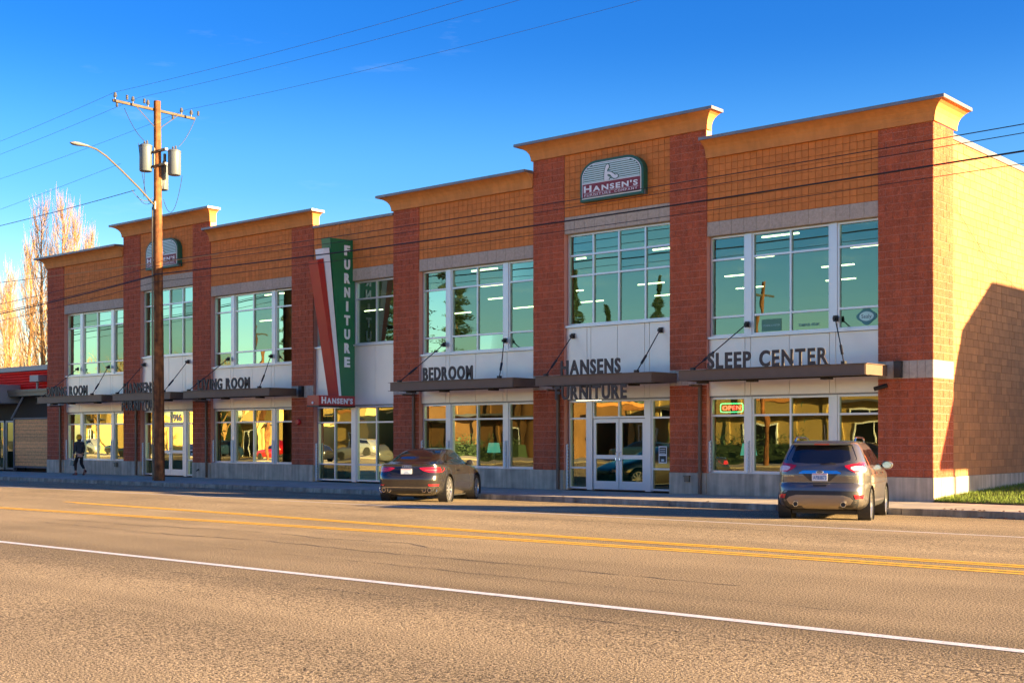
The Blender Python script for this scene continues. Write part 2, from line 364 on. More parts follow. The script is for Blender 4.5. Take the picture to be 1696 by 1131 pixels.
# ------------------------------------------------------------------ ground, road, walk, kerb, grass
def grid_sheet(name, xs, ys, zf, m, kind='structure', smooth=False):
    b = MB(); n = len(ys)
    for x in xs:
        for y in ys: b.v.append((x, y(x) if callable(y) else y, zf(x, y(x) if callable(y) else y)))
    for i in range(len(xs)-1):
        for j in range(n-1): b.f.append((i*n+j, (i+1)*n+j, (i+1)*n+j+1, i*n+j+1))
    return tag(b.build(name, m, smooth=smooth), kind=kind)
XS = [-600,-200,-120,-90,-70,-60,-50,-40,-30,-22,-16,-14.75,-13.5,-12.25,-11,-6,0,20,60,200]
g = MB(); g.box(-1500, 1500, -1500, 1500, -1.2, -.6); tag(g.build('ground', M_SOIL), kind='structure')
grid_sheet('road', XS, [-3.0, 0.0, 2.0, 5.0, 9.6, 13, 16.0, 21.0, 24.0, lambda x: curbY(x)], roadz, M_ASPHALT)
def stripe(name, pts, w, m, dz=.004, kind='structure'):
    b = MB(); n = len(pts)
    for (x, y) in pts:
        for s in (-w/2, w/2): b.v.append((x, y+s, roadz(x, y+s) + dz))
    for i in range(n-1): b.f.append((2*i, 2*i+2, 2*i+3, 2*i+1))
    return tag(b.build(name, m), kind=kind)
def dens(pts, step=1.5):
    out = []
    for (x0, y0), (x1, y1) in zip(pts, pts[1:]):
        k = max(1, int(abs(x1-x0)/step))
        out += [(x0+(x1-x0)*i/k, y0+(y1-y0)*i/k) for i in range(k)]
    return out + [pts[-1]]
stripe('white_lane_line', dens([(-120,9.62),(30,9.62)]), .14, M_RWHITE)
stripe('white_edge_line', dens([(-120,20.97),(30,20.97)]), .10, M_RWHITE)
stripe('yellow_line', dens([(-29.2,16.8),(-22,16.55),(-17,16.25),(-13.4,16.10),(-8,16.10),(20,16.1)]), .17, M_YELLOW)
stripe('yellow_line', dens([(-28.4,16.62),(-22,16.35),(-17,16.05),(-13.4,15.90),(-8,15.88),(20,15.88)]), .15, M_YELLOW)
stripe('yellow_line', dens([(-70,13.6),(-27.6,14.22),(-17.6,14.70),(-12.2,14.98),(-8.2,15.10),(20,15.14)]), .16, M_YELLOW)
stripe('yellow_line', dens([(-70,13.84),(-27.6,14.44),(-17.6,14.92),(-12.2,15.20),(-8.2,15.34),(20,15.38)]), .15, M_YELLOW)
def crack(pts, w, amp=.06, seed=1):
    rr = random.Random(seed); p2 = []
    for (x, y) in dens(pts, .22): p2.append((x, y + rr.uniform(-amp, amp)))
    b = MB()
    for (x, y) in p2:
        ww = w * rr.uniform(.1, .9)
        for s in (-ww/2, ww/2): b.v.append((x, y+s, roadz(x, y+s) + .003))
    for i in range(len(p2)-1): b.f.append((2*i, 2*i+2, 2*i+3, 2*i+1))
    tag(b.build('road_crack', M_CRACK), kind='structure')
crack([(-60,8.75),(-17,8.72),(-10,8.85),(-7.6,8.93),(-2.8,8.62),(10,8.4)], .020, .012, 2)
crack([(-60,19.35),(-30,19.4),(-20,19.5),(-8,19.6)], .035, .008, 3)
crack([(-20,13.2),(-17,13.5),(-15.2,13.25),(-13.6,13.5),(-12.3,12.9)], .05, .05, 4)
crack([(-19,12.0),(-15.8,12.4),(-13,12.15),(-10.4,12.1),(-7,11.9)], .045, .04, 5)
crack([(-16.5,11.2),(-12.4,11.1),(-8.2,10.9),(-5,10.8)], .025, .04, 6)
crack([(-24,12.9),(-21.5,13.1),(-19.5,13.0)], .045, .06, 7)
crack([(-22.5,12.4),(-18,12.2),(-16,12.35)], .03, .05, 8)

# walk slabs with joints, kerb stones
walk = MB(); walk.box(-200, 60, 27.40, Y0 + .5, -.5, -.075)
wbase = tag(walk.build('sidewalk', M_MORTAR), kind='structure')
def walkz(X, Y):
    t = (Y - curbY(X)) / (Y0 - curbY(X)); return (zg(X) + .145) * (1 - t)
sx0 = -110.0; slabs = []
while sx0 < 20:
    x1 = sx0 + 1.52
    for r in range(2):
        ym = lambda x, r=r: curbY(x) + .17 + (Y0 - .03 - curbY(x) - .17) * r / 2
        yn = lambda x, r=r: curbY(x) + .17 + (Y0 - .03 - curbY(x) - .17) * (r + 1) / 2 - .012
        a, b_ = sx0 + .006, x1 - .006
        P = [(a, ym(a)), (b_, ym(b_)), (b_, yn(b_)), (a, yn(a))]
        slabs.append((a, P))
    sx0 = x1
rest = MB(); far = MB()
for a, P in slabs:
    vs = [(x, y, walkz(x, y)) for x, y in P] + [(x, y, walkz(x, y) - .09) for x, y in P]
    fs = [(0,1,2,3),(7,6,5,4),(0,4,5,1),(1,5,6,2),(2,6,7,3),(3,7,4,0)]
    if -58 < a < -6: b = MB(); b.add(vs, fs); b.build('paving_slab', M_WALK, wbase)
    else: rest.add(vs, fs)
o = rest.build('paving_slab', M_WALK, wbase); o['kind'] = 'stuff'
kroot = MB(); kroot.box(-200, 60, 27.4, 27.45, -.5, -.1); kroot = tag(kroot.build('kerb', M_CURB), kind='structure')
rr = random.Random(5); x = -110.0
while x < 20:
    L_ = rr.choice([3.0, 3.0, 1.6, 2.4, 3.4]); x1 = x + L_
    b = MB(); N = 3
    prof = [(0, -.05), (.015, .125), (.04, .145), (.165, .145), (.165, -.05)]
    vs = []; 
    for i in range(N+1):
        xx = x + .01 + (L_ - .02) * i / N
        for (dy, dz) in prof: vs.append((xx, curbY(xx) + dy, zg(xx) + dz))
    fs = []; n = len(prof)
    for i in range(N):
        for j in range(n): fs.append((i*n+j, i*n+(j+1)%n, (i+1)*n+(j+1)%n, (i+1)*n+j))
    fs += [tuple(range(n)), tuple(range(N*n, N*n+n))]
    b.add(vs, fs); b.build('kerb_stone', M_CURB, kroot); x = x1

# lawn bank beside the shop
def lawnz(X, Y): 
    t = min(1, max(0, (Y - Y0) / 6.0)); e = min(1, max(0, (X + 12.47) / 6)); return .02 + .24 * (t ** .7)
grid_sheet('lawn_soil', [-12.5,-11,-9,-6,0,8], [Y0-.05, 31.2, 32, 33.5, 35, 37, 40, 50, 60], lambda x, y: lawnz(x, y), M_SOIL)
gb = MB(); rr = random.Random(11)
for i in range(16000):
    X = -12.44 + 4.6 * rr.random() ** 1.3; Y = Y0 - .02 + 9.5 * rr.random() ** 1.4; h_ = rr.uniform(.04, .11)
    a = rr.uniform(0, 6.28); w = .007; dx, dy = math.cos(a)*w, math.sin(a)*w; l = rr.uniform(-.04, .04)
    z_ = lawnz(X, Y); gb.add([(X-dx,Y-dy,z_),(X+dx,Y+dy,z_),(X+l,Y+rr.uniform(-.04,.04),z_+h_)], [(0,1,2)])
tag(gb.build('grass', M_GRASS), 'short green lawn grass on the bank along the side wall', 'grass', kind='stuff')
# dead leaves lying by the kerb
lb = MB(); M_LEAF = mat('dead_leaf', (.30, .10, .03), .9, var=.4)
for i in range(70):
    X = rr.uniform(-11, -7.2) if i < 45 else rr.uniform(-40, -9); Y = curbY(X) + (rr.gauss(-.05, .12) if i < 45 else rr.uniform(-.3, .05)); s = rr.uniform(.02, .05)
    z_ = roadz(X, Y) + .006 if Y < curbY(X) else zg(X) + .152
    lb.add([(X-s,Y,z_),(X,Y-s,z_+.015),(X+s,Y,z_+.004),(X,Y+s,z_+.02)], [(0,1,2),(0,2,3)])
tag(lb.build('dead_leaves', M_LEAF), 'scattered dead brown leaves along the kerb', 'leaves', kind='stuff')

# ------------------------------------------------------------------ the furniture store
store = thing('furniture_store', 'long two storey furniture shop with red block piers, orange block panels and six cornices', 'shop building', (-33.7, Y0, 0))
# masonry backing (mortar colour) : piers
for i, (x0, x1) in enumerate(PIERS):
    top = TOW if i in (1, 2, 5, 6) else LOW
    x1c = x1 - .012
    b = MB(); b.prism([(Y0 + .013, ZBASE), (Y0 + .5 if i < 7 else Y0 + 1.30, ZBASE), (Y0 + .5 if i < 7 else Y0 + 1.30, ROOF if i < 7 else LOW), (Y0 + .30, ROOF if i < 7 else LOW), (Y0 + .30, top), (Y0 + .013, top)] if i < 7 else
                      [(Y0 + .013, ZBASE), (Y0 + 1.30, ZBASE), (Y0 + 1.30, LOW), (Y0 + .013, LOW)], x0 + .012, x1c, 'x')
    b.build('pier_core', M_MORTAR, store)
 # walls over the windows
for k, (x0, x1, kd) in BAYS.items():
    lt = {'low': 7.29, 'tower': 7.89, 'sign': 7.24}[kd]; top = {'low': LOW, 'tower': TOW, 'sign': DTOP}[kd]
    b = MB(); b.box(x0, x1, Y0 + .062, Y0 + .30, lt + .02, top); b.build('panel_core', M_ORMORT, store)
b = MB()                                                                # left, rear, side walls and roof deck
b.box(XL + .02, XL + .32, Y0 + .51, 75, 0, 9.3); b.box(XL + .33, XR - .4, 74.7, 75, 0, 9.3)
b.build('rear_wall', M_BUFF, store)
b = MB(); b.box(XR - .38, XR - .065, Y0 + 1.302, 75, ZBASE, 9.27); b.build('side_wall', M_BUFFMORT, store)
b = MB(); b.box(XL + .34, XR - .39, Y0 + .31, 74.6, ROOF - .1, ROOF); b.build('roof_deck', M_DGREY, store)
b = MB(); b.box(XR - .42, XR - .02, Y0 + 1.31, 75.05, 9.27, 9.42); b.build('coping', M_FLASH, store)
b = MB(); b.box(XL, XL + .36, Y0 + .6, 75, 9.3, 9.42); b.build('coping', M_FLASH, store)
# concrete base
for i, (x0, x1) in enumerate(PIERS):
    x1b = x1 + (.02 if i == 7 else 0)
    b = MB(); b.box(x0 + .004, x1b - .004, Y0 - .02, Y0 + .45, 0.0, ZBASE - .004); b.build('concrete_base', M_CONC, store)
for k in 'ACEG':
    x0, x1, kd = BAYS[k]; b = MB(); b.box(x0, x1, Y0 + .015, Y0 + .40, 0.0, ZBASE - .002); b.build('concrete_base', M_CONC, store)
b = MB(); b.box(XR - .4, XR + .022, Y0 + .452, Y0 + 1.31, -.1, ZBASE - .004); b.box(XR - .4, XR - .03, Y0 + 1.312, 75, -.1, ZBASE - .004); b.build('concrete_base', M_CONC, store)

# --- red split-face blocks, 40 x 20 cm
rr = random.Random(3); reds = []
def jitter(): return rr.uniform(-.003, .004)
for i, (x0, x1) in enumerate(PIERS):
    top = TOW if i in (1, 2, 5, 6) else LOW
    bx1 = x1
    zc = ZBASE; r = 0
    while zc < top - .03:
        z1 = min(zc + .2, top)
        skip = 3.10 <= zc + .02 and zc < 3.50
        if skip:
            zc = 3.55 if zc < 3.5 else z1; r += 1; continue
        if zc < 3.10 < z1 + .02: z1 = 3.10
        wdt = bx1 - x0; edges = [x0]; off = .2 if r % 2 else .4
        while edges[-1] < bx1 - .02:
            nx = edges[-1] + (off if len(edges) == 1 else .4)
            if bx1 - nx < .12: nx = bx1
            edges.append(min(nx, bx1))
        for a, c in zip(edges, edges[1:]):
            reds.append(('y', a + .006, c - .006, Y0 + jitter(), Y0 + .03, zc + .006, z1 - .006))
        zc = z1; r += 1
zc = ZBASE; r = 0
while zc < LOW - .03:                                                     # return of the corner pier, facing +X
    z1 = min(zc + .2, LOW)
    if 3.08 <= zc < 3.50: zc = 3.55; r += 1; continue
    if zc < 3.10 < z1 + .02: z1 = 3.10
    ed = [Y0 + .03, Y0 + .43, Y0 + .83, Y0 + 1.3] if r % 2 else [Y0 + .03, Y0 + .23, Y0 + .63, Y0 + 1.03, Y0 + 1.3]
    for a, c in zip(ed, ed[1:]): reds.append(('x', a + .005, c - .005, XR + jitter(), XR - .03, zc + .005, z1 - .005))
    zc = z1; r += 1
# left return of tower piers above the lower cornices is not needed: neighbours cover it
def near_key(it): return -(it[1] if it[0] == 'y' else 40 + XR)
reds.sort(key=near_key)
rest = MB()
def put(it, mb):
    if len(it) == 7: it = it + (.004,)
    if it[0] == 'y': mb.block_y(*it[1:])
    else: mb.block_x(*it[1:])
for n_, it in enumerate(reds):
    if n_ < 300: b = MB(); put(it, b); b.build('red_block', M_RED, store)
    else: put(it, rest)
o = rest.build('red_block', M_RED, store); o['kind'] = 'stuff'
# --- grey band blocks at 3.10-3.55
bands = []
for i, (x0, x1) in enumerate(PIERS):
    n_ = max(1, round((x1 - x0) / .2)); w = (x1 - x0) / n_
    for j in range(n_): bands.append(('y', x0 + j*w + .004, x0 + (j+1)*w - .004, Y0 - .004, Y0 + .03, 3.105, 3.545))
for j in range(3): bands.append(('x', Y0 + .03 + j*.423 + .004, Y0 + .03 + (j+1)*.423 - .004, XR + .004, XR - .03, 3.105, 3.545))
for k, (x0, x1, kd) in BAYS.items():                                      # lintels
    z0, z1 = {'low': (7.285, 7.685), 'tower': (7.885, 8.40), 'sign': (7.235, 7.66)}[kd]
    n_ = round((x1 - x0) / .4); w = (x1 - x0) / n_
    for j in range(n_): bands.append(('y', x0 + j*w + .003, x0 + (j+1)*w - .003, Y0 + .035, Y0 + .066, z0, z1))
for it in bands:
    b = MB(); put(it, b); b.build('grey_block', M_BAND, store)
b = MB()
for k, (x0, x1, kd) in BAYS.items():
    z0 = {'low': 7.285, 'tower': 7.885, 'sign': 7.235}[kd]; b.box(x0, x1, Y0 + .068, Y0 + .32, z0, z0 + .02)
b.build('lintel_soffit', M_BAND, store)
# --- orange tiles 20 x 20 cm
tiles = []
for k, (x0, x1, kd) in BAYS.items():
    z0 = {'low': 7.69, 'tower': 8.405, 'sign': 7.665}[kd]; top = {'low': LOW, 'tower': TOW, 'sign': DTOP}[kd]
    n_ = round((x1 - x0) / .2); w = (x1 - x0) / n_; m_ = round((top - z0) / .2); hh = (top - z0) / m_
    for j in range(n_):
        for q in range(m_): tiles.append(('y', x0 + j*w + .004, x0 + (j+1)*w - .004, Y0 + .038 + rr.uniform(-.003, .004), Y0 + .066, z0 + q*hh + .004, z0 + (q+1)*hh - .004, .005))
tiles.sort(key=lambda t: -t[1]); rest = MB()
for n_, it in enumerate(tiles):
    if n_ < 300: b = MB(); put(it, b); b.build('orange_block', M_ORANGE, store)
    else: put(it, rest)
o = rest.build('orange_block', M_ORANGE, store); o['kind'] = 'stuff'
# --- buff blocks on the side wall
buff = []; zc = ZBASE; r = 0
while zc < 9.26:
    z1 = min(zc + .2, 9.265); y = Y0 + 1.305 - (.2 if r % 2 else 0) - rr.choice([0, 0, .1])
    while y < 39.0:
        w = rr.choice([.4, .4, .4, .2]); a, c = max(y, Y0 + 1.305), y + w
        if c - a > .04: buff.append(('x', a + .005, c - .005, XR - .05 + rr.uniform(-.003, .003), XR - .07, zc + .005, z1 - .005, .002))
        y += w
    zc = z1; r += 1
buff.sort(key=lambda t: t[1]); rest = MB()
for n_, it in enumerate(buff):
    if n_ < 300: b = MB(); put(it, b); b.build('buff_block', M_BUFF, store)
    else: put(it, rest)
o = rest.build('buff_block', M_BUFF, store); o['kind'] = 'stuff'

# --- cornices
def cornice(x0, x1, z0, z1, lret, rret, yb):
    prof = [(0, z0), (.05, z0), (.05, z0 + .05), (.06, z0 + .12), (.09, z0 + .22), (.15, z0 + .31), (.24, z0 + .38), (.34, z0 + .425), (.40, z0 + .44), (.40, z1 - .085)]
    def path(o_):
        pts = [(x0 - o_, yb), (x0 - o_, Y0 - o_)] if lret else [(x0, Y0 - o_)]
        pts += [(x1 + o_, Y0 - o_), (x1 + o_, yb)] if rret else [(x1, Y0 - o_)]
        return pts
    def loft(prof, name, m, par):
        b = MB(); n = len(path(0)); k = len(prof)
        for (o_, z_) in prof: b.v += [(x_, y_, z_) for x_, y_ in path(o_)]
        for i in range(k):
            for j in range(n-1): b.f.append((i*n+j, i*n+j+1, ((i+1)%k)*n+j+1, ((i+1)%k)*n+j))
        b.f += [tuple(i*n for i in range(k)), tuple(i*n+n-1 for i in range(k))]
        return b.build(name, m, par)
    c_ = loft(prof + [(0.0, z1 - .085)], 'cornice', M_STUCCO, store)
    loft([(-.29, z1 - .083), (.44, z1 - .083), (.44, z1), (-.29, z1 + .02)] if not (lret or rret) else [(0.002, z1 - .083), (.44, z1 - .083), (.44, z1), (0.002, z1 + .02)], 'flashing', M_FLASH, c_)
    b = MB(); b.box(x0 + .01, x1 - .01, Y0 + .003, Y0 + .30, z0 + .003, z1 - .01); b.build('cornice_core', M_STUCCO, c_)
P = PIERS
cornice(P[0][0], P[1][0], LOW, 9.98, True, False, Y0 + .3)
cornice(P[1][0], P[2][1], TOW, 10.83, True, True, Y0 + .18)
cornice(P[2][1] + .003, P[3][1], LOW, 9.98, False, True, Y0 + .18)
cornice(P[4][0], P[5][0], LOW, 10.0, True, False, Y0 + .18)
cornice(P[5][0], P[6][1], TOW, 10.83, True, True, Y0 + .18)
cornice(P[6][1] + .003, P[7][1], LOW, 10.0, False, True, Y0 + 1.42)
b = MB(); b.box(P[3][1] + .003, P[4][0] - .003, Y0 - .03, Y0 + .32, DTOP, DTOP + .09); b.build('flashing', M_FLASH, store)

# --- windows
def window(x0, x1, z0, z1, nx, hz, glass, y=YW, name='window'):
    f = MB(); t = .055; d0, d1 = y, y + .11
    f.box(x0, x1, d0, d1, z0, z0 + t); f.box(x0, x1, d0, d1, z1 - t, z1)
    f.box(x0, x0 + t, d0, d1, z0 + t, z1 - t); f.box(x1 - t, x1, d0, d1, z0 + t, z1 - t)
    xs = [x0 + t] + [x0 + (x1 - x0) * i / nx for i in range(1, nx)] + [x1 - t]
    zs = [z0 + t] + sorted(hz) + [z1 - t]
    for xm in xs[1:-1]: f.box(xm - t/2, xm + t/2, d0 + .004, d1 - .004, z0 + t, z1 - t)
    for a in range(len(xs) - 1):
        xa = xs[a] + (t/2 if a else 0); xb = xs[a+1] - (t/2 if a < len(xs) - 2 else 0)
        for zm in zs[1:-1]: f.box(xa, xb, d0 + .008, d1 - .008, zm - t/2, zm + t/2)
    w = f.build(name, M_ALU, store)
    for a in range(len(xs) - 1):
        xa = xs[a] + (t/2 if a else 0); xb = xs[a+1] - (t/2 if a < len(xs) - 2 else 0)
        for c in range(len(zs) - 1):
            za = zs[c] + (t/2 if c else 0); zb = zs[c+1] - (t/2 if c < len(zs) - 2 else 0)
            tl = [rr.uniform(-.004, .004) for _ in range(3)]
            p = MB(); yy = y + .06
            p.add([(xa, yy + tl[0], za), (xb, yy + tl[1], za), (xb, yy + tl[2], zb), (xa, yy + tl[0] + tl[2] - tl[1], zb)], [(0,1,2,3)])
            p.build('pane', glass, w)
    return w
def post(x0, x1, z0, z1, y=YW, m=M_ALU):
    b = MB(); b.box(x0 + .002, x1 - .002, y - .03, y + .12, z0, z1); return b.build('window_post', m, store)
doors = []
for k, (x0, x1, kd) in BAYS.items():
    if kd == 'low':
        e = x1 - x0
        segs = [(x0 + .02, x0 + 1.15, 1), (x0 + 1.35, x0 + 3.70, 2), (x0 + 3.90, x1 - .02, 1)]
        for (a, c, n_) in segs:
            window(a, c, 4.45, 7.27, n_, [5.0, 6.62], M_UGLASS)
            window(a, c, ZBASE + .02, 2.74, n_, [2.23], M_LGLASS)
        for (a, c) in ((x0 + 1.15, x0 + 1.35), (x0 + 3.70, x0 + 3.90)):
            post(a, c, 4.45, 7.27); post(a, c, ZBASE + .02, 2.74)
        b = MB(); b.box(x0, x1, YP - .07, YW + .12, 4.385, 4.448); b.build('sill', M_ALU, store)
        b = MB(); b.box(x0, x1, YP - .02, YW + .10, ZBASE + .001, ZBASE + .018); b.build('sill', M_ALU, store)
        pz = (2.78, 4.38); pj = [x0, x0 + 1.16, x0 + 1.34, x0 + 2.52, x0 + 3.70, x0 + 3.88, x1]
    elif kd == 'tower':
        window(x0 + .02, x1 - .02, 5.06, 7.87, 4, [6.59, 7.22], M_UGLASS)
        b = MB(); b.box(x0, x1, YP - .07, YW + .12, 4.995, 5.056); b.build('sill', M_ALU, store)
        window(x0 + .05, x0 + .77, .05, 2.75, 1, [.69, 2.20], M_LGLASS)
        window(x0 + 3.12, x1 - .02, .05, 2.75, 1, [.69, 2.20], M_LGLASS)
        post(x0 + .77, x0 + .97, .02, 2.75); post(x0 + 2.92, x0 + 3.12, .02, 2.75)
        window(x0 + .97, x0 + 2.92, 2.20, 2.75, 2, [], M_LGLASS)
        pz = (2.79, 4.99); pj = [x0, x0 + .80, x0 + .95, x0 + 1.94, x0 + 2.93, x0 + 3.10, x1]
        for s in (0, 1):                                                   # door leaves
            a = x0 + .99 + s * .965; c = a + .945; d = MB(); t = .10
            d.box(a, c, YW + .01, YW + .06, .05, .30); d.box(a, c, YW + .01, YW + .06, 2.06, 2.18)
            d.box(a, a + t, YW + .01, YW + .06, .30, 2.06); d.box(c - t, c, YW + .01, YW + .06, .30, 2.06); d.box(a + t, c - t, YW + .01, YW + .06, .97, 1.09)
            dr = d.build('door', M_ALU, store); doors.append((k, s, dr))
            for (za, zb) in ((.30, .97), (1.09, 2.06)):
                p = MB(); p.add([(a+t, YW+.035, za), (c-t, YW+.037, za), (c-t, YW+.036, zb), (a+t, YW+.034, zb)], [(0,1,2,3)]); p.build('pane', M_LGLASS, dr)
            hx = (c - .06) if s == 0 else (a + .06); dx_ = -.0
            h_ = MB(); h_.tube([(hx, YW + .01, .92), (hx, YW - .07, .94), (hx, YW - .07, 1.16), (hx, YW + .01, 1.18)], .012, 6); h_.build('handle', M_CHROME, dr)
    else:
        xm0, xm1 = x0 + 1.92, x0 + 2.14
        for (a, c) in ((x0 + .02, xm0), (xm1, x1 - .02)):
            window(a, c, 4.96, 7.21, 2, [6.58], M_UGLASS)
            window(a, c, .05, 2.75, 2, [.65, 2.17], M_LGLASS)
        post(xm0, xm1, 4.96, 7.21); post(xm0, xm1, .02, 2.75)
        b = MB(); b.box(x0, x1, YP - .07, YW + .12, 4.895, 4.956); b.build('sill', M_ALU, store)
        pz = (2.79, 4.89); pj = [x0, x0 + 1.96, x0 + 2.1, x0 + 3.18, x1]
    for a, c in zip(pj, pj[1:]):
        for (za, zb) in (((pz[0], 3.2), (3.21, pz[1])) if kd != 'sign' else (pz,)):
            b = MB(); b.block_y(a + .006, c - .006, YP, YP + .05, za, zb, .006); b.build('white_panel', M_WHITEP, store)
    b = MB(); b.box(x0, x1, YP + .052, YW + .13, pz[0] - .03, pz[1] + .0); b.build('panel_rail', M_GREYM, store)
    # tall white louvred guards at the jambs
    gz = (ZBASE + .03, 1.50) if kd == 'low' else (.02, 1.40)
    for gx in ([x0 + .0] if kd != 'low' else [x0 + .0, x0 + 1.20, x0 + 3.75]):
        gm = MB(); gm.box(gx + .01, gx + .05, YW - .10, YW - .06, *gz)
        zz = gz[0] + .04
        while zz < gz[1]: gm.box(gx + .055, gx + .075, YW - .105, YW - .06, zz, zz + .05); zz += .1
        gm.build('jamb_guard', M_WHITE, store)

# --- interior of the shop
b = MB(); b.box(XL + .35, XR - .42, Y0 + .46, 74, 0.0, .015); b.box(XL + .35, XR - .42, Y0 + .46, 74, 3.62, 3.66); b.build('floor', M_INTF, store)
b = MB(); b.box(XL + .35, XR - .42, Y0 + .45, 74, 2.95, 3.0); b.build('ground_floor_ceiling', M_INTW, store)
b = MB(); b.box(XL + .35, XR - .42, Y0 + .45, 74, 8.35, 8.4); b.build('upper_ceiling', M_INTW, store)
b = MB(); b.box(XL + .35, XR - .42, 49, 49.2, .02, 2.94); b.box(XL + .35, XR - .42, 55, 55.2, 3.67, 8.34)
for xw in (-48.0, -36.6, -31.1, -19.6): b.box(xw - .06, xw + .06, Y0 + .6, 49, .02, 2.94)
b.build('interior_wall', M_INTW, store)
b = MB()
for (x0, x1) in PIERS[1:-1]: b.box(x0 + .1, x1 - .1, Y0 + .52, Y0 + .75, .02, 8.3)
b.build('inner_pier', M_INT, store)
for xi in range(11):
    for yi in range(4):
        X = -53.3 + xi * 3.9 + (yi * 7 % 5) * .55; Y = 33.4 + yi * 3.6
        if X > XR - 1.5: continue
        b = MB(); b.box(X - .6, X + .6, Y - .04, Y + .04, 7.55, 7.59); b.build('ceiling_light', M_STRIP, store)
for X in (-25.9,):
    b = MB(); b.box(X - .5, X + .5, 34.2, 34.28, 2.86, 2.91); b.build('ceiling_light', M_STRIP, store)

# --- downspouts
for i in (0, 1, 2, 4, 5, 6):
    x = PIERS[i][1] - .17
    b = MB(); b.box(x - .04, x + .04, Y0 - .11, Y0 - .03, .02, 3.12); b.box(x - .03, x + .03, Y0 - .6, Y0 - .105, 3.04, 3.10)
    b.box(x - .06, x + .06, Y0 - .112, Y0 - .01, .62, .66); b.build('downspout', M_BRONZE, store)
# --- small fittings on the wall
def wall_light(x, z0=3.12, z1=3.52, w=.18):
    b = MB(); b.prism([(x-w/2, z0), (x+w/2, z0), (x+w/2, z1), (x-w/2, z1)], Y0 - .14, Y0 - .008); b.box(x-w/2-.01, x+w/2+.01, Y0-.15, Y0-.006, z1+.001, z1+.02); b.build('wall_light', M_BLACK, store)
wall_light(-36.55); wall_light(-13.35)
b = MB(); b.lathe([(.10, 0), (.12, -.03), (.12, -.07), (.09, -.11)], (-36.75, Y0 - .0, 2.2), 'y', 16); b.build('alarm_bell', mat('bell_red', (.55, .02, .02), .3), store)
b = MB(); b.tube([(-13.75, Y0, 2.95), (-13.75, Y0 - .12, 2.93)], .03, 8); b.tube([(-13.95, Y0 - .16, 2.85), (-13.62, Y0 - .14, 2.93)], .055, 10); b.build('security_camera', M_BLACK, store)
for x in (-49.0, -19.65): 
    b = MB(); b.box(x - .08, x + .08, Y0 - .09, Y0 - .022, .35, .50); b.box(x - .10, x + .10, Y0 - .11, Y0 - .023, .50, .53); b.build('outlet_box', M_GALV, store)
b = MB(); b.tube([(-43.0, Y0 - .02, .33), (-43.0, Y0 - .08, .31)], .035, 8); b.tube([(-43.0, Y0 - .07, .31), (-43.06, Y0 - .1, .27)], .025, 8); b.build('hose_tap', M_GALV, store)
# narrow cable across the side wall
b = MB(); b.tube([(XR - .02, Y0 + 1.45, 7.55), (XR + .0, 34.0, 6.6), (XR + .01, 36.5, 5.86)], .006, 4); b.build('cable', M_BRONZE, store)

# --- canopies with tie rods
CAN = [(-54.75,-47.95,'A'), (-47.55,-42.95,'B'), (-42.55,-36.72,'C'), (-30.78,-25.0,'E'), (-24.55,-19.9,'F'), (-19.42,-13.55,'G')]
CAN = [(-53.34,-47.92,'A'), (-47.2,-42.93,'B'), (-42.18,-36.72,'C'), (-30.5,-25.0,'E'), (-24.23,-19.9,'F'), (-19.13,-13.57,'G')]
RODS = {'A': [(-52.35,-53.0), (-49.8,-48.9)], 'B': [(-47.05,-46.95), (-43.9,-43.6)], 'C': [(-41.18,-41.9), (-38.5,-37.5)],
        'E': [(-29.36,-30.1), (-26.66,-25.7)], 'F': [(-23.89,-23.85), (-20.65,-20.55)], 'G': [(-17.79,-18.68), (-15.14,-14.25)]}
YC = Y0 - 1.42
for (x0, x1, k) in CAN:
    b = MB(); t = .012; zb, zt = 3.155, 3.445
    b.box(x0 + .07, x1 - .07, YC + .04, YC + .055, zb + .012, zt - .012)            # front channel web
    b.box(x0, x1, YC, Y0 - .12, zt - .012, zt)                                        # deck and top flange
    b.box(x0, x1, YC, YC + .12, zb, zb + .012)
    b.box(x0 + .05, x0 + .065, YC + .056, Y0 - .12, zb + .013, zt - .013); b.box(x1 - .065, x1 - .05, YC + .056, Y0 - .12, zb + .013, zt - .013)
    c_ = b.build('canopy', M_BRONZE, store)
    b = MB(); b.box(x0 + .07, x1 - .07, Y0 - .24, Y0 - .12, zb + .02, zt - .02); xx = x0 + 1.2
    while xx < x1 - .6: b.box(xx - .03, xx + .03, YC + .06, Y0 - .25, zb + .06, zt - .014); xx += 1.35
    b.build('canopy_joist', M_BLACK, c_)
    for xx in (x0 + .45, x0 + (x1 - x0) * .36, x0 + (x1 - x0) * .75): b = MB(); b.box(xx - .12, xx + .12, Y0 - .9, Y0 - .65, 3.10, 3.155); b.build('canopy_lamp', M_BLACK, c_)
    for (xt, xb) in RODS[k]:
        yt = YP - .02 if k not in 'B' else YP - .02
        A = Vector((xt, yt, 4.74)); B = Vector((xb, Y0 - 1.27, 3.47)); d = (B - A)
        b = MB(); b.tube([A + Vector((0, -.05, 0)), A + d * .62], .016, 8); b.tube([A + d * .62, A + d * .80], .036, 8); b.tube([A + d * .80, B], .016, 8)
        b.box(xt - .07, xt + .07, yt - .0, yt - .03, 4.66, 4.82); b.box(xt - .03, xt + .03, yt - .14, yt - .032, 4.69, 4.77)
        b.box(xb - .05, xb + .05, Y0 - 1.33, Y0 - 1.21, 3.447, 3.52); b.build('tie_rod', M_BLACK, c_)

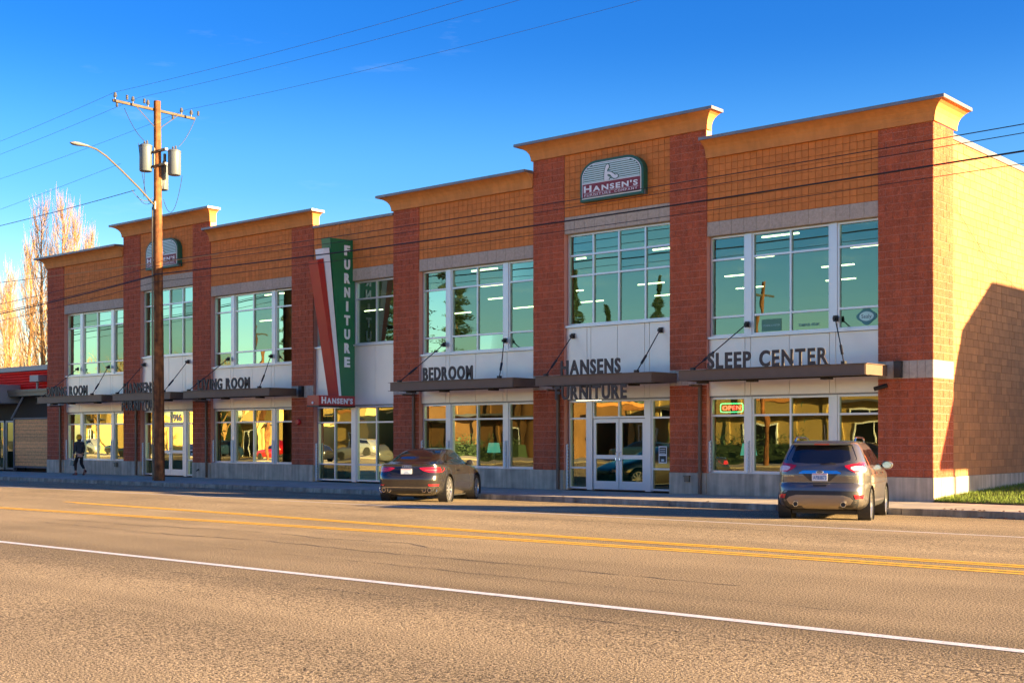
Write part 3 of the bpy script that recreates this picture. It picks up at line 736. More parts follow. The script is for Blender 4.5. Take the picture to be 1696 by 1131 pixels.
# ------------------------------------------------------------------ lettering standing on and hanging under the canopies
YL = YC + .06
def word(label, s, x0, x1, z0, z1, hang=False):
    t = thing('letter_sign', label, 'sign', ((x0+x1)/2, YL, z0), group='bronze letters on the canopies')
    text(t, s, (x0, YL, z0), (1,0,0), (0,0,1), (0,-1,0), z1 - z0, x1 - x0, .04, M_LETTER, bold=.03, gap=.13)
    b = MB(); zz = z1 + .0 if hang else z0 - .012
    b.box(x0 - .04, x1 + .04, YL - .03, YL - .012, (zz if hang else zz), (zz + .02 if hang else zz + .011)); b.build('rail', M_LETTER, t)
    return t
word('dark bronze letters DINING ROOM on top of the leftmost canopy', 'DINING ROOM', -52.43, -49.09, 3.46, 3.87)
word('dark bronze letters HANSENS on the canopy behind the utility pole', 'HANSENS', -46.31, -44.09, 3.46, 3.87)
word('dark bronze letters FURNITURE hanging under the canopy by the utility pole', 'FURNITURE', -46.44, -43.85, 2.73, 3.12, True)
word('dark bronze letters LIVING ROOM on the canopy left of the green blade sign', 'LIVING ROOM', -41.15, -37.92, 3.46, 3.87)
word('dark bronze letters BEDROOM on the canopy above the dark coupe', 'BEDROOM', -28.9, -26.72, 3.46, 3.88)
word('dark bronze letters HANSENS on the canopy above the white double doors', 'HANSENS', -23.19, -21.03, 3.46, 3.88)
word('dark bronze letters FURNITURE hanging just above the white double doors', 'FURNITURE', -23.4, -20.82, 2.73, 3.12, True)
word('dark bronze letters SLEEP CENTER on the rightmost canopy', 'SLEEP CENTER', -18.15, -14.62, 3.46, 3.88)

# ------------------------------------------------------------------ round-topped wall signs
def logo(cx, z0, label):
    w, h, t = 2.32, 1.20, .22; yb = Y0 + .03; yf = yb - t
    S = thing('wall_sign', label, 'sign', (cx, yb, z0), group='round topped wall signs')
    def outline(ins):
        x0, x1, zb, zt = -w/2 + ins, w/2 - ins, ins, h - ins; r = .62 - ins; pts = [(x0, zb), (x1, zb)]
        for i in range(13): a = math.pi/2 * i / 12; pts.append((x1 - r + r*math.cos(a), zt - r*.80 + r*.80*math.sin(a)))
        for i in range(13): a = math.pi/2 + math.pi/2 * i / 12; pts.append((x0 + r + r*math.cos(a), zt - r*.80 + r*.80*math.sin(a)))
        return [(cx + p, z0 + q) for p, q in pts]
    MB().prism(outline(0), yf, yb).build('cabinet', M_DGREEN, S)
    MB().prism(outline(.075), yf - .012, yf - .001).build('white_border', M_WHITE, S)
    MB().prism(outline(.105), yf - .018, yf - .013).build('green_field', M_DGREEN, S)
    def halfwidth(z):
        r = .62 - .105; zt = h - .105; x1 = w/2 - .105; zc = zt - r*.8
        if z < zc: return x1
        u = min(1, (z - zc) / (r*.8)); return x1 - r + r*math.sqrt(1 - u*u)
    z = .55
    while z < h - .13:
        hw = halfwidth(z + .03) - .012
        MB().box(cx - hw, cx + hw, yf - .024, yf - .019, z0 + z, z0 + z + .036).build('stripe', M_LOGOW, S); z += .062
    MB().box(cx - w/2 + .105, cx + w/2 - .105, yf - .026, yf - .019, z0 + .105, z0 + .515).build('name_panel', M_MAROON, S)
    MB().box(cx - w/2 + .105, cx + w/2 - .105, yf - .030, yf - .019, z0 + .516, z0 + .540).build('stripe', M_WHITE, S)
    text(S, "HANSEN'S", (cx - 1.0, yf - .027, z0 + .265), (1,0,0), (0,0,1), (0,-1,0), .20, 1.98, .008, M_WHITE, bold=.035, small=.80, gap=.12)
    text(S, "FURNITURE", (cx - .98, yf - .027, z0 + .148), (1,0,0), (0,0,1), (0,-1,0), .065, .98, .006, M_WHITE, bold=.0, gap=.25, joined='small_lettering')
    text(S, "COMPANY", (cx + .14, yf - .027, z0 + .148), (1,0,0), (0,0,1), (0,-1,0), .065, .82, .006, M_WHITE, bold=.0, gap=.25, joined='small_lettering')
    MB().box(cx - 1.0, cx + 1.0, yf - .030, yf - .027, z0 + .236, z0 + .244).build('stripe', M_WHITE, S)
    MB().box(cx - 1.0, cx + 1.0, yf - .030, yf - .027, z0 + .124, z0 + .132).build('stripe', M_WHITE, S)
    # seated figure emblem: chair back, head curl, leg
    fig = [(-.23,.545),(-.235,.70),(-.215,.86),(-.17,.98),(-.115,1.02),(-.07,1.0),(-.055,.94),(-.075,.89),(-.11,.87),(-.125,.80),(-.06,.79),(.03,.765),(.12,.70),(.17,.66),(.24,.67),(.275,.63),(.26,.59),(.20,.56),(.12,.57),(.05,.62),(-.01,.69),(-.07,.715),(-.11,.715),(-.105,.66),(-.03,.63),(-.02,.61),(-.06,.585),(-.06,.545)]
    cxf, czf = sum(p[0] for p in fig)/len(fig), sum(p[1] for p in fig)/len(fig)
    def poly_thin(pts, y0_, y1_, nm, m_):
        bm = bmesh.new(); vs = [bm.verts.new((cx + a, y0_, z0 + c)) for a, c in pts]; f = bm.faces.new(vs)
        ex = bmesh.ops.extrude_face_region(bm, geom=[f]); bmesh.ops.translate(bm, verts=[v for v in ex['geom'] if isinstance(v, bmesh.types.BMVert)], vec=(0, y1_ - y0_, 0))
        bmesh.ops.triangulate(bm, faces=bm.faces); bmesh.ops.recalc_face_normals(bm, faces=bm.faces)
        me = bpy.data.meshes.new(nm); bm.to_mesh(me); bm.free(); me.materials.append(m_); link(nm, me, S)
    off = []
    n = len(fig)
    for i in range(n):
        p0, p1, p2 = Vector(fig[i-1]), Vector(fig[i]), Vector(fig[(i+1) % n])
        d1 = (p1-p0).normalized(); d2 = (p2-p1).normalized(); nn = Vector((d1.y+d2.y, -(d1.x+d2.x)))
        if nn.length < 1e-4: nn = Vector((d1.y, -d1.x))
        off.append(tuple(p1 - nn.normalized() * .025))
    off = [(a, max(c, .541)) for a, c in off]
    poly_thin(off, yf - .026, yf - .032, 'emblem_outline', M_DGREEN)
    poly_thin(fig, yf - .033, yf - .038, 'emblem', M_WHITE)
    MB().box(cx + w/2 - .02, cx + w/2 + .05, yf + .02, yf + .12, z0 - .02, z0 + .10).build('junction_box', M_GALV, S)
    return S
logo(-22.22, 8.74, "green and maroon round topped Hansen's sign above the double doors, fully visible")
logo(-45.36, 8.68, "green and maroon round topped Hansen's sign half hidden by the utility pole")

# ------------------------------------------------------------------ blade sign
XB = -33.83
BS = thing('blade_sign', "tall tapering green, white and red blade sign reading FURNITURE over a red Hansen's box", 'sign', (XB - .3, Y0, 2.75))
YPn = YP - .001
MB().prism([(YPn, 8.69), (29.63, 8.66), (30.17, 3.10), (YPn, 3.10)], XB - .47, XB, 'x').build('green_fin', M_GREEN, BS)
MB().prism([(29.60, 8.30), (29.32, 8.25), (30.06, 3.10), (30.18, 3.10)], XB - .44, XB - .012, 'x').build('white_fin', M_WHITE, BS)
MB().prism([(29.34, 7.90), (29.06, 7.82), (29.98, 3.10), (30.07, 3.10)], XB - .50, XB - .02, 'x').build('red_fin', M_SRED, BS)
MB().prism([(YPn, 3.10), (29.10, 3.10), (29.10, 2.75), (YPn, 2.75)], XB - .60, XB + .01, 'x').build('name_box', M_SRED, BS)
b = MB(); b.box(XB - .61, XB + .02, 29.09, YPn - .001, 2.70, 2.749); b.build('box_trim', M_BLACK, BS)
zt = 8.47; pitch = (8.47 - 3.96) / 9.06
for i, ch in enumerate('FURNITURE'):
    z1 = zt - i * pitch; hgt = .36; yc = 30.44
    w_ = .09 if ch == 'I' else .26
    text(BS, ch, (XB + .002, yc - w_/2 - .02, z1 - hgt), (0,1,0), (0,0,1), (1,0,0), hgt, w_, .03, M_WHITE, bold=.05)
text(BS, "HANSEN'S", (XB + .012, 29.22, 2.81), (0,1,0), (0,0,1), (1,0,0), .24, 1.46, .02, M_WHITE, bold=.04, small=.82, gap=.12)
MB().lathe([(.035, 0), (.05, -.02), (.03, -.04)], (XB - .30, 29.10, 2.84), 'y', 10).build('fixing', M_WHITE, BS)

# ------------------------------------------------------------------ signs in the windows
def neon(x0, z0, w, h, y, label):
    S = thing('open_sign', label, 'neon sign', (x0 + w/2, y, z0), group='lit OPEN signs')
    r = .05; pts = []
    for cxx, czz, a0 in ((x0+w-r, z0+h-r, 0), (x0+r, z0+h-r, 90), (x0+r, z0+r, 180), (x0+w-r, z0+r, 270)):
        for i in range(5): a = R(a0 + 22.5*i); pts.append((cxx + r*math.cos(a), y, czz + r*math.sin(a)))
    MB().tube(pts + [pts[0]], .010, 6).build('green_tube', M_NEONG, S)
    MB().box(x0 + .03, x0 + w - .03, y + .02, y + .03, z0 + .02, z0 + h - .02).build('backboard', M_BLACK, S)
    text(S, 'OPEN', (x0 + .07, y, z0 + .06), (1,0,0), (0,0,1), (0,-1,0), h - .12, w - .14, .012, M_NEONR, bold=.0, gap=.16)
neon(-18.82, 2.33, .72, .24, YW + .20, 'lit red OPEN sign with green border in the window left of the grey SUV')
neon(-49.25, 2.33, .66, .24, YW + .20, 'lit red OPEN sign with green border in the leftmost bay')
yd = YW + .052
dec = thing('window_decal', 'mint oval mattress maker badge stuck on the upper right window', 'sticker', (-14.35, yd, 4.62))
pts = [(-14.35 + .26*math.cos(a)*(1 + .10*math.cos(4*a)), 4.76 + .20*math.sin(a)*(1 + .14*math.cos(4*a))) for a in [2*math.pi*i/32 for i in range(32)]]
MB().prism(pts, yd - .004, yd - .002).build('badge', mat('decal_teal', (.06, .25, .24), .5), dec)
pts = [(-14.35 + .20*math.copysign(abs(math.cos(a))**1.1, math.cos(a)), 4.76 + .125*math.copysign(abs(math.sin(a))**1.0, math.sin(a))) for a in [2*math.pi*i/24 for i in range(24)]]
MB().prism(pts, yd - .008, yd - .005).build('oval', mat('decal_mint', (.55, .85, .75), .5), dec)
text(dec, 'Sealy', (-14.49, yd - .009, 4.71), (1,0,0), (0,0,1), (0,-1,0), .10, .28, .002, mat('decal_ink', (.03, .12, .10), .5), bold=.0, joined='lettering')
dec = thing('window_decal', 'faint mint TEMPUR-PEDIC lettering low in the upper right window', 'sticker', (-15.95, yd, 4.6))
text(dec, 'TEMPUR-PEDIC', (-16.3, yd - .004, 4.60), (1,0,0), (0,0,1), (0,-1,0), .075, .62, .002, mat('decal_pale', (.16, .38, .32), .5), bold=.01, joined='lettering')
dec = thing('window_decal', 'pale square STEARNS & FOSTER poster low in the upper right window', 'sticker', (-17.1, yd, 4.6))
MB().box(-17.42, -16.82, yd - .003, yd - .001, 4.53, 4.86).build('poster', mat('decal_olive', (.10, .27, .17), .5), dec)
text(dec, 'STEARNS & FOSTER', (-17.38, yd - .005, 4.66), (1,0,0), (0,0,1), (0,-1,0), .05, .52, .002, mat('decal_mint2', (.45, .7, .6), .5), bold=.0, joined='lettering')
dec = thing('house_number', 'white house number 916 on the glass above the door behind the pole', 'number', (-44.9, yd, 2.3))
text(dec, '916', (-45.20, yd - .004, 2.30), (1,0,0), (0,0,1), (0,-1,0), .30, .62, .003, M_WHITE, bold=.03)
for X, lab in ((-20.68, 'white opening hours notice on the glass right of the double doors'), (-43.85, 'white opening hours notice on the glass right of door 916')):
    dec = thing('hours_notice', lab, 'notice', (X, yd, .95))
    MB().box(X - .14, X + .14, yd - .003, yd - .001, .86, 1.36).build('sheet', M_WHITE, dec)
    MB().box(X - .115, X + .115, yd - .006, yd - .004, 1.13, 1.33).build('ink', mat('notice_ink', (.02, .03, .03), .6), dec)
    MB().box(X - .115, X + .115, yd - .006, yd - .004, .89, 1.08).build('ink', MATS['notice_ink'], dec)
    for q in range(3): MB().box(X - .09, X + .09, yd - .008, yd - .0065, 1.16 + q*.055, 1.175 + q*.055).build('line', M_WHITE, dec)
    MB().box(X - .05, X + .05, yd - .008, yd - .0065, .92, .98).build('line', M_WHITE, dec)

# furniture seen through the ground floor glass
def table_lamp(X, Y, zt, label):
    T = thing('table_lamp', label, 'table lamp', (X, Y, zt), group='table lamps in the shop')
    MB().lathe([(.10, 0), (.11, .02), (.03, .05), (.06, .2), (.05, .33), (.015, .4)], (X, Y, zt), 'z', 14).build('base', M_CERAM, T, smooth=True)
    MB().lathe([(.24, .38), (.18, .72)], (X, Y, zt), 'z', 20, cap=False).build('lamp_shade', M_SHADE, T, smooth=True)
def table(X, Y, w, d, h_, label):
    T = thing('side_table', label, 'table', (X, Y, .015), group='low tables in the shop')
    MB().box(X-w/2, X+w/2, Y-d/2, Y+d/2, h_-.04, h_).build('table_top', M_INTF, T)
    for sx in (-1, 1):
        for sy in (-1, 1): MB().box(X+sx*(w/2-.05)-.025, X+sx*(w/2-.05)+.025, Y+sy*(d/2-.05)-.025, Y+sy*(d/2-.05)+.025, .016, h_-.041).build('leg', M_INTF, T)
def sofa(X, Y, w, m_, label):
    T = thing('sofa', label, 'sofa', (X, Y, .015), group='sofas in the shop')
    MB().box(X-w/2+.2, X+w/2-.2, Y-.4, Y+.25, .15, .45).build('seat', m_, T); MB().box(X-w/2+.2, X+w/2-.2, Y+.26, Y+.5, .15, .95).build('backrest', m_, T)
    for s in (-1, 1): MB().box(X+s*(w/2-.1)-.095, X+s*(w/2-.1)+.095, Y-.4, Y+.5, .15, .65).build('armrest', m_, T)
    for sx in (-1, 1):
        for sy in (-.33, .43): MB().box(X+sx*(w/2-.12)-.03, X+sx*(w/2-.12)+.03, Y+sy-.03, Y+sy+.03, .016, .149).build('leg', M_INT, T)
def bed(X, Y, label):
    T = thing('bed', label, 'bed', (X, Y, .015), group='beds in the shop')
    MB().box(X-.8, X+.8, Y-1, Y+1, .12, .36).build('bed_base', M_INT, T); MB().box(X-.78, X+.78, Y-.98, Y+.98, .361, .68).build('mattress', M_BEDW, T)
    for z_ in (.75, .95, 1.15, 1.35): MB().tube([(X-.8, Y+1.05, z_), (X+.8, Y+1.05, z_)], .018, 6).build('headboard_rail', M_BLACK, T)
    for s in (-.8, .8): MB().tube([(X+s, Y+1.05, .016), (X+s, Y+1.05, 1.42)], .022, 6).build('headboard_post', M_BLACK, T)
    for s in (-.4, .4): MB().box(X+s-.3, X+s+.3, Y+.5, Y+.9, .681, .82).build('pillow', M_BEDW, T)
LAMPS = [(-18.45, 32.0, 'teal shaded lamp in the window below the OPEN sign'), (-17.0, 32.6, 'teal shaded lamp behind the window left of the grey SUV, right of its twin'),
         (-32.55, 31.9, 'small teal shaded lamp in the window right of the blade sign'), (-28.75, 32.6, 'teal shaded lamp in the window above the dark coupe')]
for X, Y, lab in LAMPS:
    table(X, Y, .6, .5, .72 if X > -30 else .55, 'low table carrying the ' + lab.split(' in the ')[0].split(' behind the ')[0] + ['', ', right of its twin', ' right of the blade sign', ' above the coupe'][[l[0] for l in LAMPS].index(X)]); table_lamp(X, Y, .72 if X > -30 else .55, lab)
sofa(-23.1, 32.4, 1.8, M_SOFA, 'dark teal sofa behind the glass left of the double doors'); sofa(-34.6, 32.3, 2.0, M_SOFA, 'dark teal sofa behind the glass below the blade sign')
sofa(-39.6, 32.6, 2.2, M_INTF, 'brown sofa behind the living room windows'); sofa(-51.0, 32.5, 2.2, M_INTF, 'brown sofa behind the dining room windows')
bed(-27.2, 33.2, 'bed with slatted headboard behind the bedroom windows'); bed(-15.2, 33.2, 'bed with slatted headboard behind the rightmost windows')

# ------------------------------------------------------------------ utility pole
PX, PY = -41.5, 27.8
UP = thing('utility_pole', 'tall weathered timber utility pole with crossarm, transformers and a street lamp', 'utility pole', (PX, PY, 0))
def pole_x(z): return PX + .0 - .16 * z / 14.45 * -1 * -1
pole = MB()
pp = [(PX, PY, -.2), (PX - .03, PY, 3), (PX - .07, PY, 7), (PX - .12, PY, 11), (PX - .16, PY, 14.45)]
rad = [.205, .195, .175, .15, .13]
vs = []; fs = []; n = 16
for (x_, y_, z_), r_ in zip(pp, rad):
    for j in range(n): a = 2*math.pi*j/n; vs.append((x_ + r_*math.cos(a), y_ + r_*math.sin(a), z_))
for i in range(4):
    for j in range(n): fs.append((i*n+j, i*n+(j+1)%n, (i+1)*n+(j+1)%n, (i+1)*n+j))
fs.append(tuple(range(4*n, 5*n))); pole.add(vs, fs); pole.build('pole', M_WOODP, UP, smooth=True)
b = MB(); b.tube([(PX - .16, PY - .18, 0.0), (PX - .18, PY - .19, 6.0), (PX - .20, PY - .17, 10.4)], .035, 8); b.build('conduit', M_GALV, UP)
b = MB(); b.box(PX - .28, PX - .20, PY - 1.85, PY + 1.75, 14.08, 14.17); b.build('crossarm', mat('crossarm_wood', (.10, .075, .05), .9, noise=.3), UP)
b = MB(); b.tube([(PX - .15, PY - .9, 14.06), (PX - .15, PY - .13, 13.45)], .015, 6); b.tube([(PX - .15, PY + .9, 14.06), (PX - .15, PY + .13, 13.45)], .015, 6); b.build('crossarm_brace', M_GALV, UP)
for dy in (-1.75, -1.0, -.35, 1.15, 1.6):
    b = MB(); b.lathe([(.02, 0), (.02, .08), (.07, .09), (.05, .13), (.075, .14), (.05, .19), (.06, .20), (.03, .26)], (PX - .24, PY + dy, 14.18), 'z', 12); b.build('insulator', M_CERAM, UP, smooth=True)
for dy, dx in ((-1.6, .55), (-.9, .6), (1.5, .6), (1.2, -.65), (-1.3, -.6)):
    b = MB(); b.lathe([(.03, 0), (.055, .02), (.03, .05), (.055, .08), (.03, .11), (.055, .14), (.02, .18)], (PX - .24 + dx, PY + dy, 14.1), 'z', 10); b.build('insulator', M_CERAM, UP, smooth=True)
for (dx, dy, z0, h_) in ((-.40, -.34, 11.75, .98), (.44, .36, 11.6, .92), (-.40, .38, 11.15, .92)):
    T = MB(); T.lathe([(.01, 0), (.22, 0), (.24, .03), (.24, h_ - .05), (.255, h_ - .04), (.25, h_), (.18, h_ + .05), (.01, h_ + .06)], (PX + dx, PY + dy, z0), 'z', 20)
    tr = T.build('transformer', M_TRANS, UP, smooth=True)
    b = MB(); b.box(PX + dx*.35 - .04, PX + dx*.35 + .04, PY + dy*.35 - .04, PY + dy*.35 + .04, z0 + .1, z0 + h_ - .1); b.build('bracket', M_GALV, tr)
    for s in (-.09, .09): b = MB(); b.lathe([(.025, 0), (.045, .03), (.02, .06), (.045, .09), (.015, .16)], (PX + dx + s, PY + dy, z0 + h_ + .04), 'z', 10); b.build('bushing', M_CERAM, tr)
b = MB(); b.box(PX - .45, PX + .45, PY - .06, PY + .06, 11.95, 12.03); b.box(PX - .45, PX + .45, PY - .06, PY + .06, 12.5, 12.58); b.build('mounting_arm', M_GALV, UP)
def sag(a, c, d=.1, n=10): 
    a, c = Vector(a), Vector(c); return [a.lerp(c, i/n) - Vector((0, 0, 4*d*(i/n)*(1-i/n))) for i in range(n+1)]
for (a, c, d) in (((PX-.5, PY-.6, 12.8), (PX-.1, PY-.1, 10.9), 1.1), ((PX-.4, PY-.4, 11.8), (PX-.3, PY-.5, 10.9), .5), ((PX+.6, PY+.6, 11.6), (PX+.1, PY+.1, 10.7), .9), ((PX-.5, PY-1.2, 14.0), (PX-.4, PY-.4, 12.9), .15), ((PX+.5, PY+1.3, 14.0), (PX+.5, PY+.5, 12.7), .15), ((PX-.5, PY+.3, 11.1), (PX-.1, PY-.9, 10.7), .4), ((PX-.15, PY-.2, 10.75), (PX-.15, PY-1.1, 10.9), .25)):
    b = MB(); b.tube(sag(a, c, d), .011, 5); b.build('drop_wire', M_WIRE, UP)
# street lamp on its arm
b = MB(); b.tube([(PX - .12, PY - .14, 10.45), (PX - .12, 27.0, 11.0), (PX - .12, 26.2, 11.58), (PX - .12, 25.6, 11.98), (PX - .12, 25.2, 12.16), (PX - .12, 24.85, 12.22)], .035, 8)
b.box(PX - .2, PX - .04, PY - .18, PY - .13, 10.3, 10.6); arm = b.build('lamp_arm', M_GALV, UP, smooth=True)
b = MB(); b.lathe([(.02, 0), (.07, .04), (.10, .18), (.15, .45), (.14, .62), (.05, .74), (.01, .76)], (0, 0, 0), 'y', 14)
b.v = [(PX - .12 + x_, 24.9 - y_, 12.22 + z_ * .45) for x_, y_, z_ in b.v]; b.build('lamp_head', mat('lamp_grey', (.20, .20, .21), .5), arm, smooth=True)
# steps, tags and reflectors on the pole
b = MB()
for z_ in (1.35, 1.52): b.box(PX - .205, PX - .10, PY - .20, PY - .17, z_, z_ + .09)
b.build('pole_tag', mat('tag_yellow', (.75, .42, .12), .5), UP)

# wires
def wire(label, x0, x1, y0, y1, z0, z1, d, r, m=M_WIRE):
    w = MB(); w.tube(sag((x0, y0, z0), (x1, y1, z1), d, 40), r, 5, cap=False)
    tag(w.build('power_line', m), label, 'wire', 'overhead wires')
wire('thin topmost of the four dark wires crossing the shop front', -42.0, 6, 27.85, 27.9, 8.36, 8.75, .30, .012)
wire('second wire down of the four dark wires crossing the shop front', PX, 6, 27.6, 27.7, 8.12, 8.55, .33, .010)
wire('thickest black cable crossing the shop front below the round topped signs', PX, 6, 27.55, 27.6, 7.80, 8.10, .33, .022)
wire('lowest thin wire crossing the shop front just above the upper windows', PX, 6, 27.55, 27.6, 7.52, 7.8, .30, .009)
wire('thin topmost dark wire running from the pole past the bare poplars', -95, PX, 27.8, 27.6, 8.2, 8.12, .9, .012)
wire('second dark wire running from the pole past the bare poplars', -95, PX, 27.8, 27.6, 7.75, 7.80, .9, .012)
wire('thick black cable running from the pole past the bare poplars', -95, PX, 27.8, 27.55, 7.5, 7.75, .9, .022)
wire('lowest thin wire running from the pole past the bare poplars', -95, PX, 27.8, 27.55, 7.0, 7.5, .9, .010)
wire('tan sunlit cable running left from the pole across the first round topped sign', -90, PX + 2.6, 27.9, 28.6, 9.9, 8.45, .3, .014, mat('wire_tan', (.5, .28, .10), .6))
for i, (dy, zz, nm) in enumerate(((-1.75, 14.45, 'street side'), (-.75, 14.45, 'second'), (1.35, 14.4, 'shop side'))):
    wire(f'pale high voltage wire rising to the right from the {nm} end of the crossarm', PX - .24, 12, PY + dy, PY + dy, zz, 14.9, .8, .0055, M_WIREL)
    wire(f'pale high voltage wire running left from the {nm} end of the crossarm', -95, PX - .24, PY + dy, PY + dy, 14.3, zz, .9, .006, M_WIREL)
wire('twisted service cable running left from below the transformers', -90, PX - .1, 27.2, PY - 1.0, 11.9, 10.9, .6, .014, M_WIREL)
wire('thin wire running from the lamp arm down to the left', -90, PX - .12, 24.0, 26.2, 8.6, 11.8, .4, .006, M_WIREL)

# ------------------------------------------------------------------ cars
def catmull(tab, z):
    zs = [t[0] for t in tab]
    if z <= zs[0]: return tab[0][1:]
    if z >= zs[-1]: return tab[-1][1:]
    i = max(j for j in range(len(zs)-1) if zs[j] <= z); u = (z - zs[i]) / (zs[i+1] - zs[i])
    out = []
    for k in range(1, len(tab[0])):
        p1, p2 = tab[i][k], tab[i+1][k]
        m1 = (p2 - (tab[i-1][k] if i else p1)) / (zs[i+1] - (zs[i-1] if i else zs[i])) * (zs[i+1]-zs[i]) if i else (p2-p1)
        m2 = ((tab[i+2][k] if i+2 < len(tab) else p2) - p1) / ((zs[i+2] if i+2 < len(tab) else zs[i+1]) - zs[i]) * (zs[i+1]-zs[i])
        # limit overshoot
        d = p2 - p1
        if m1*d < 0: m1 = 0
        if m2*d < 0: m2 = 0
        m1 = math.copysign(min(abs(m1), 3*abs(d)), d) if d else 0; m2 = math.copysign(min(abs(m2), 3*abs(d)), d) if d else 0
        h00 = 2*u**3-3*u**2+1; h10 = u**3-2*u**2+u; h01 = -2*u**3+3*u**2; h11 = u**3-u**2
        out.append(h00*p1 + h10*m1 + h01*p2 + h11*m2)
    return out
class Hull:
    """stack of rounded plan outlines; z -> (y rear, y front, half width, exponent)"""
    def __init__(s, tab): s.tab = tab
    def yrear(s, x, z):
        yr, yf, w, n = catmull(s.tab, z); L = (yf-yr)/2; return (yf+yr)/2 - L * max(0, 1 - min(1, abs(x)/w)**n) ** (1/n)
    def yfront(s, x, z):
        yr, yf, w, n = catmull(s.tab, z); L = (yf-yr)/2; return (yf+yr)/2 + L * max(0, 1 - min(1, abs(x)/w)**n) ** (1/n)
    def xside(s, y, z):
        yr, yf, w, n = catmull(s.tab, z); L = (yf-yr)/2; c = (yf+yr)/2; return w * max(0, 1 - min(1, abs(y-c)/L)**n) ** (1/n)
    def hull(s, levels=56, seg=96):
        z0, z1 = s.tab[0][0], s.tab[-1][0]; zs = sorted(set([z0 + (z1-z0)*i/levels for i in range(levels+1)] + [t[0] for t in s.tab])); b = MB()
        for z in zs:
            yr, yf, w, n = catmull(s.tab, z); c = (yr+yf)/2; L = (yf-yr)/2
            for j in range(seg):
                a = 2*math.pi*(j+.5)/seg; ca, sa = math.cos(a), math.sin(a)
                b.v.append((w*math.copysign(abs(ca)**(2/n), ca), c + L*math.copysign(abs(sa)**(2/n), sa), z))
        k = len(zs)
        for i in range(k-1):
            for j in range(seg): b.f.append((i*seg+j, i*seg+(j+1)%seg, (i+1)*seg+(j+1)%seg, (i+1)*seg+j))
        b.f += [tuple(range(seg-1,-1,-1)), tuple(range((k-1)*seg, k*seg))]
        return b
    def patch(s, rows, which, off=.006, nu=10):
        """rows: list of (z, a, b): at height z span from a to b (x for rear/front, y for sides)"""
        rws = []
        for (r0, r1) in zip(rows, rows[1:]):
            k = max(1, int(abs(r1[0]-r0[0]) / .03))
            for i in range(k): t = i/k; rws.append(tuple(r0[q] + (r1[q]-r0[q])*t for q in range(3)))
        rws.append(rows[-1]); b = MB()
        for (z, a, c) in rws:
            for j in range(nu+1):
                t = a + (c-a)*j/nu
                if which == 'rear': b.v.append((t, s.yrear(t, z) - off, z))
                elif which == 'front': b.v.append((t, s.yfront(t, z) + off, z))
                elif which == 'right': b.v.append((s.xside(t, z) + off, t, z))
                else: b.v.append((-s.xside(t, z) - off, t, z))
        for i in range(len(rws)-1):
            for j in range(nu): b.f.append((i*(nu+1)+j, i*(nu+1)+j+1, (i+1)*(nu+1)+j+1, (i+1)*(nu+1)+j))
        return b

def boolean_cut(me, cutters, m):
    o = bpy.data.objects.new('tmp', me); col.objects.link(o); tmp = [o]
    for c in cutters:
        co = bpy.data.objects.new('tmpc', c); col.objects.link(co); tmp.append(co)
        md = o.modifiers.new('b', 'BOOLEAN'); md.object = co; md.operation = 'DIFFERENCE'; md.solver = 'EXACT'
    dg = bpy.context.evaluated_depsgraph_get(); dg.update()
    res = bpy.data.meshes.new_from_object(o.evaluated_get(dg))
    for t in tmp: bpy.data.objects.remove(t)
    res.materials.clear(); res.materials.append(m); return res

def wheel(root, x, y, r, w, side, rimm, spokes):
    t = MB(); c = (0, 0, 0); s = side
    t.lathe([(r-.075, -w/2), (r-.02, -w/2), (r, -w/2+.03), (r, w/2-.03), (r-.02, w/2), (r-.075, w/2)], c, 'x', 36, cap=False)
    t.lathe([(r-.075, -w/2+.001), (r-.08, 0), (r-.075, w/2-.001)], c, 'x', 36, cap=False)
    o = t.build('wheel', M_RUBBER, root, local=True, smooth=True); o.location = (x, y, r)
    b = MB(); ro = r - .072; xf = s*(w/2 - .012)
    b.lathe([(ro, s*-.02*0 + s*w/2*.2), (ro, xf), (ro-.02, xf), (ro-.03, xf - s*.03)], c, 'x', 36, cap=False)
    for i in range(spokes):
        a = 2*math.pi*i/spokes; a2 = .10 if spokes > 7 else .14
        p = []
        for (rad_, aa) in ((.05, a-.35), (ro-.015, a-a2), (ro-.015, a+a2), (.05, a+.35)): p.append((rad_*math.cos(aa), rad_*math.sin(aa)))
        b.prism([(q[0], q[1]) for q in p], xf - s*.035, xf - s*.01, 'x')
    b.lathe([(.005, xf - s*.0), (.06, xf - s*.002), (.065, xf - s*.03)], c, 'x', 16, cap=False)
    b.build('rim', rimm, o, local=True)
    b = MB(); b.lathe([(.01, 0), (r-.1, 0), (r-.1, s*.01), (.01, s*.01)], (s*.03, 0, 0), 'x', 24, cap=False); b.build('brake_disc', M_PLASTIC, o, local=True)

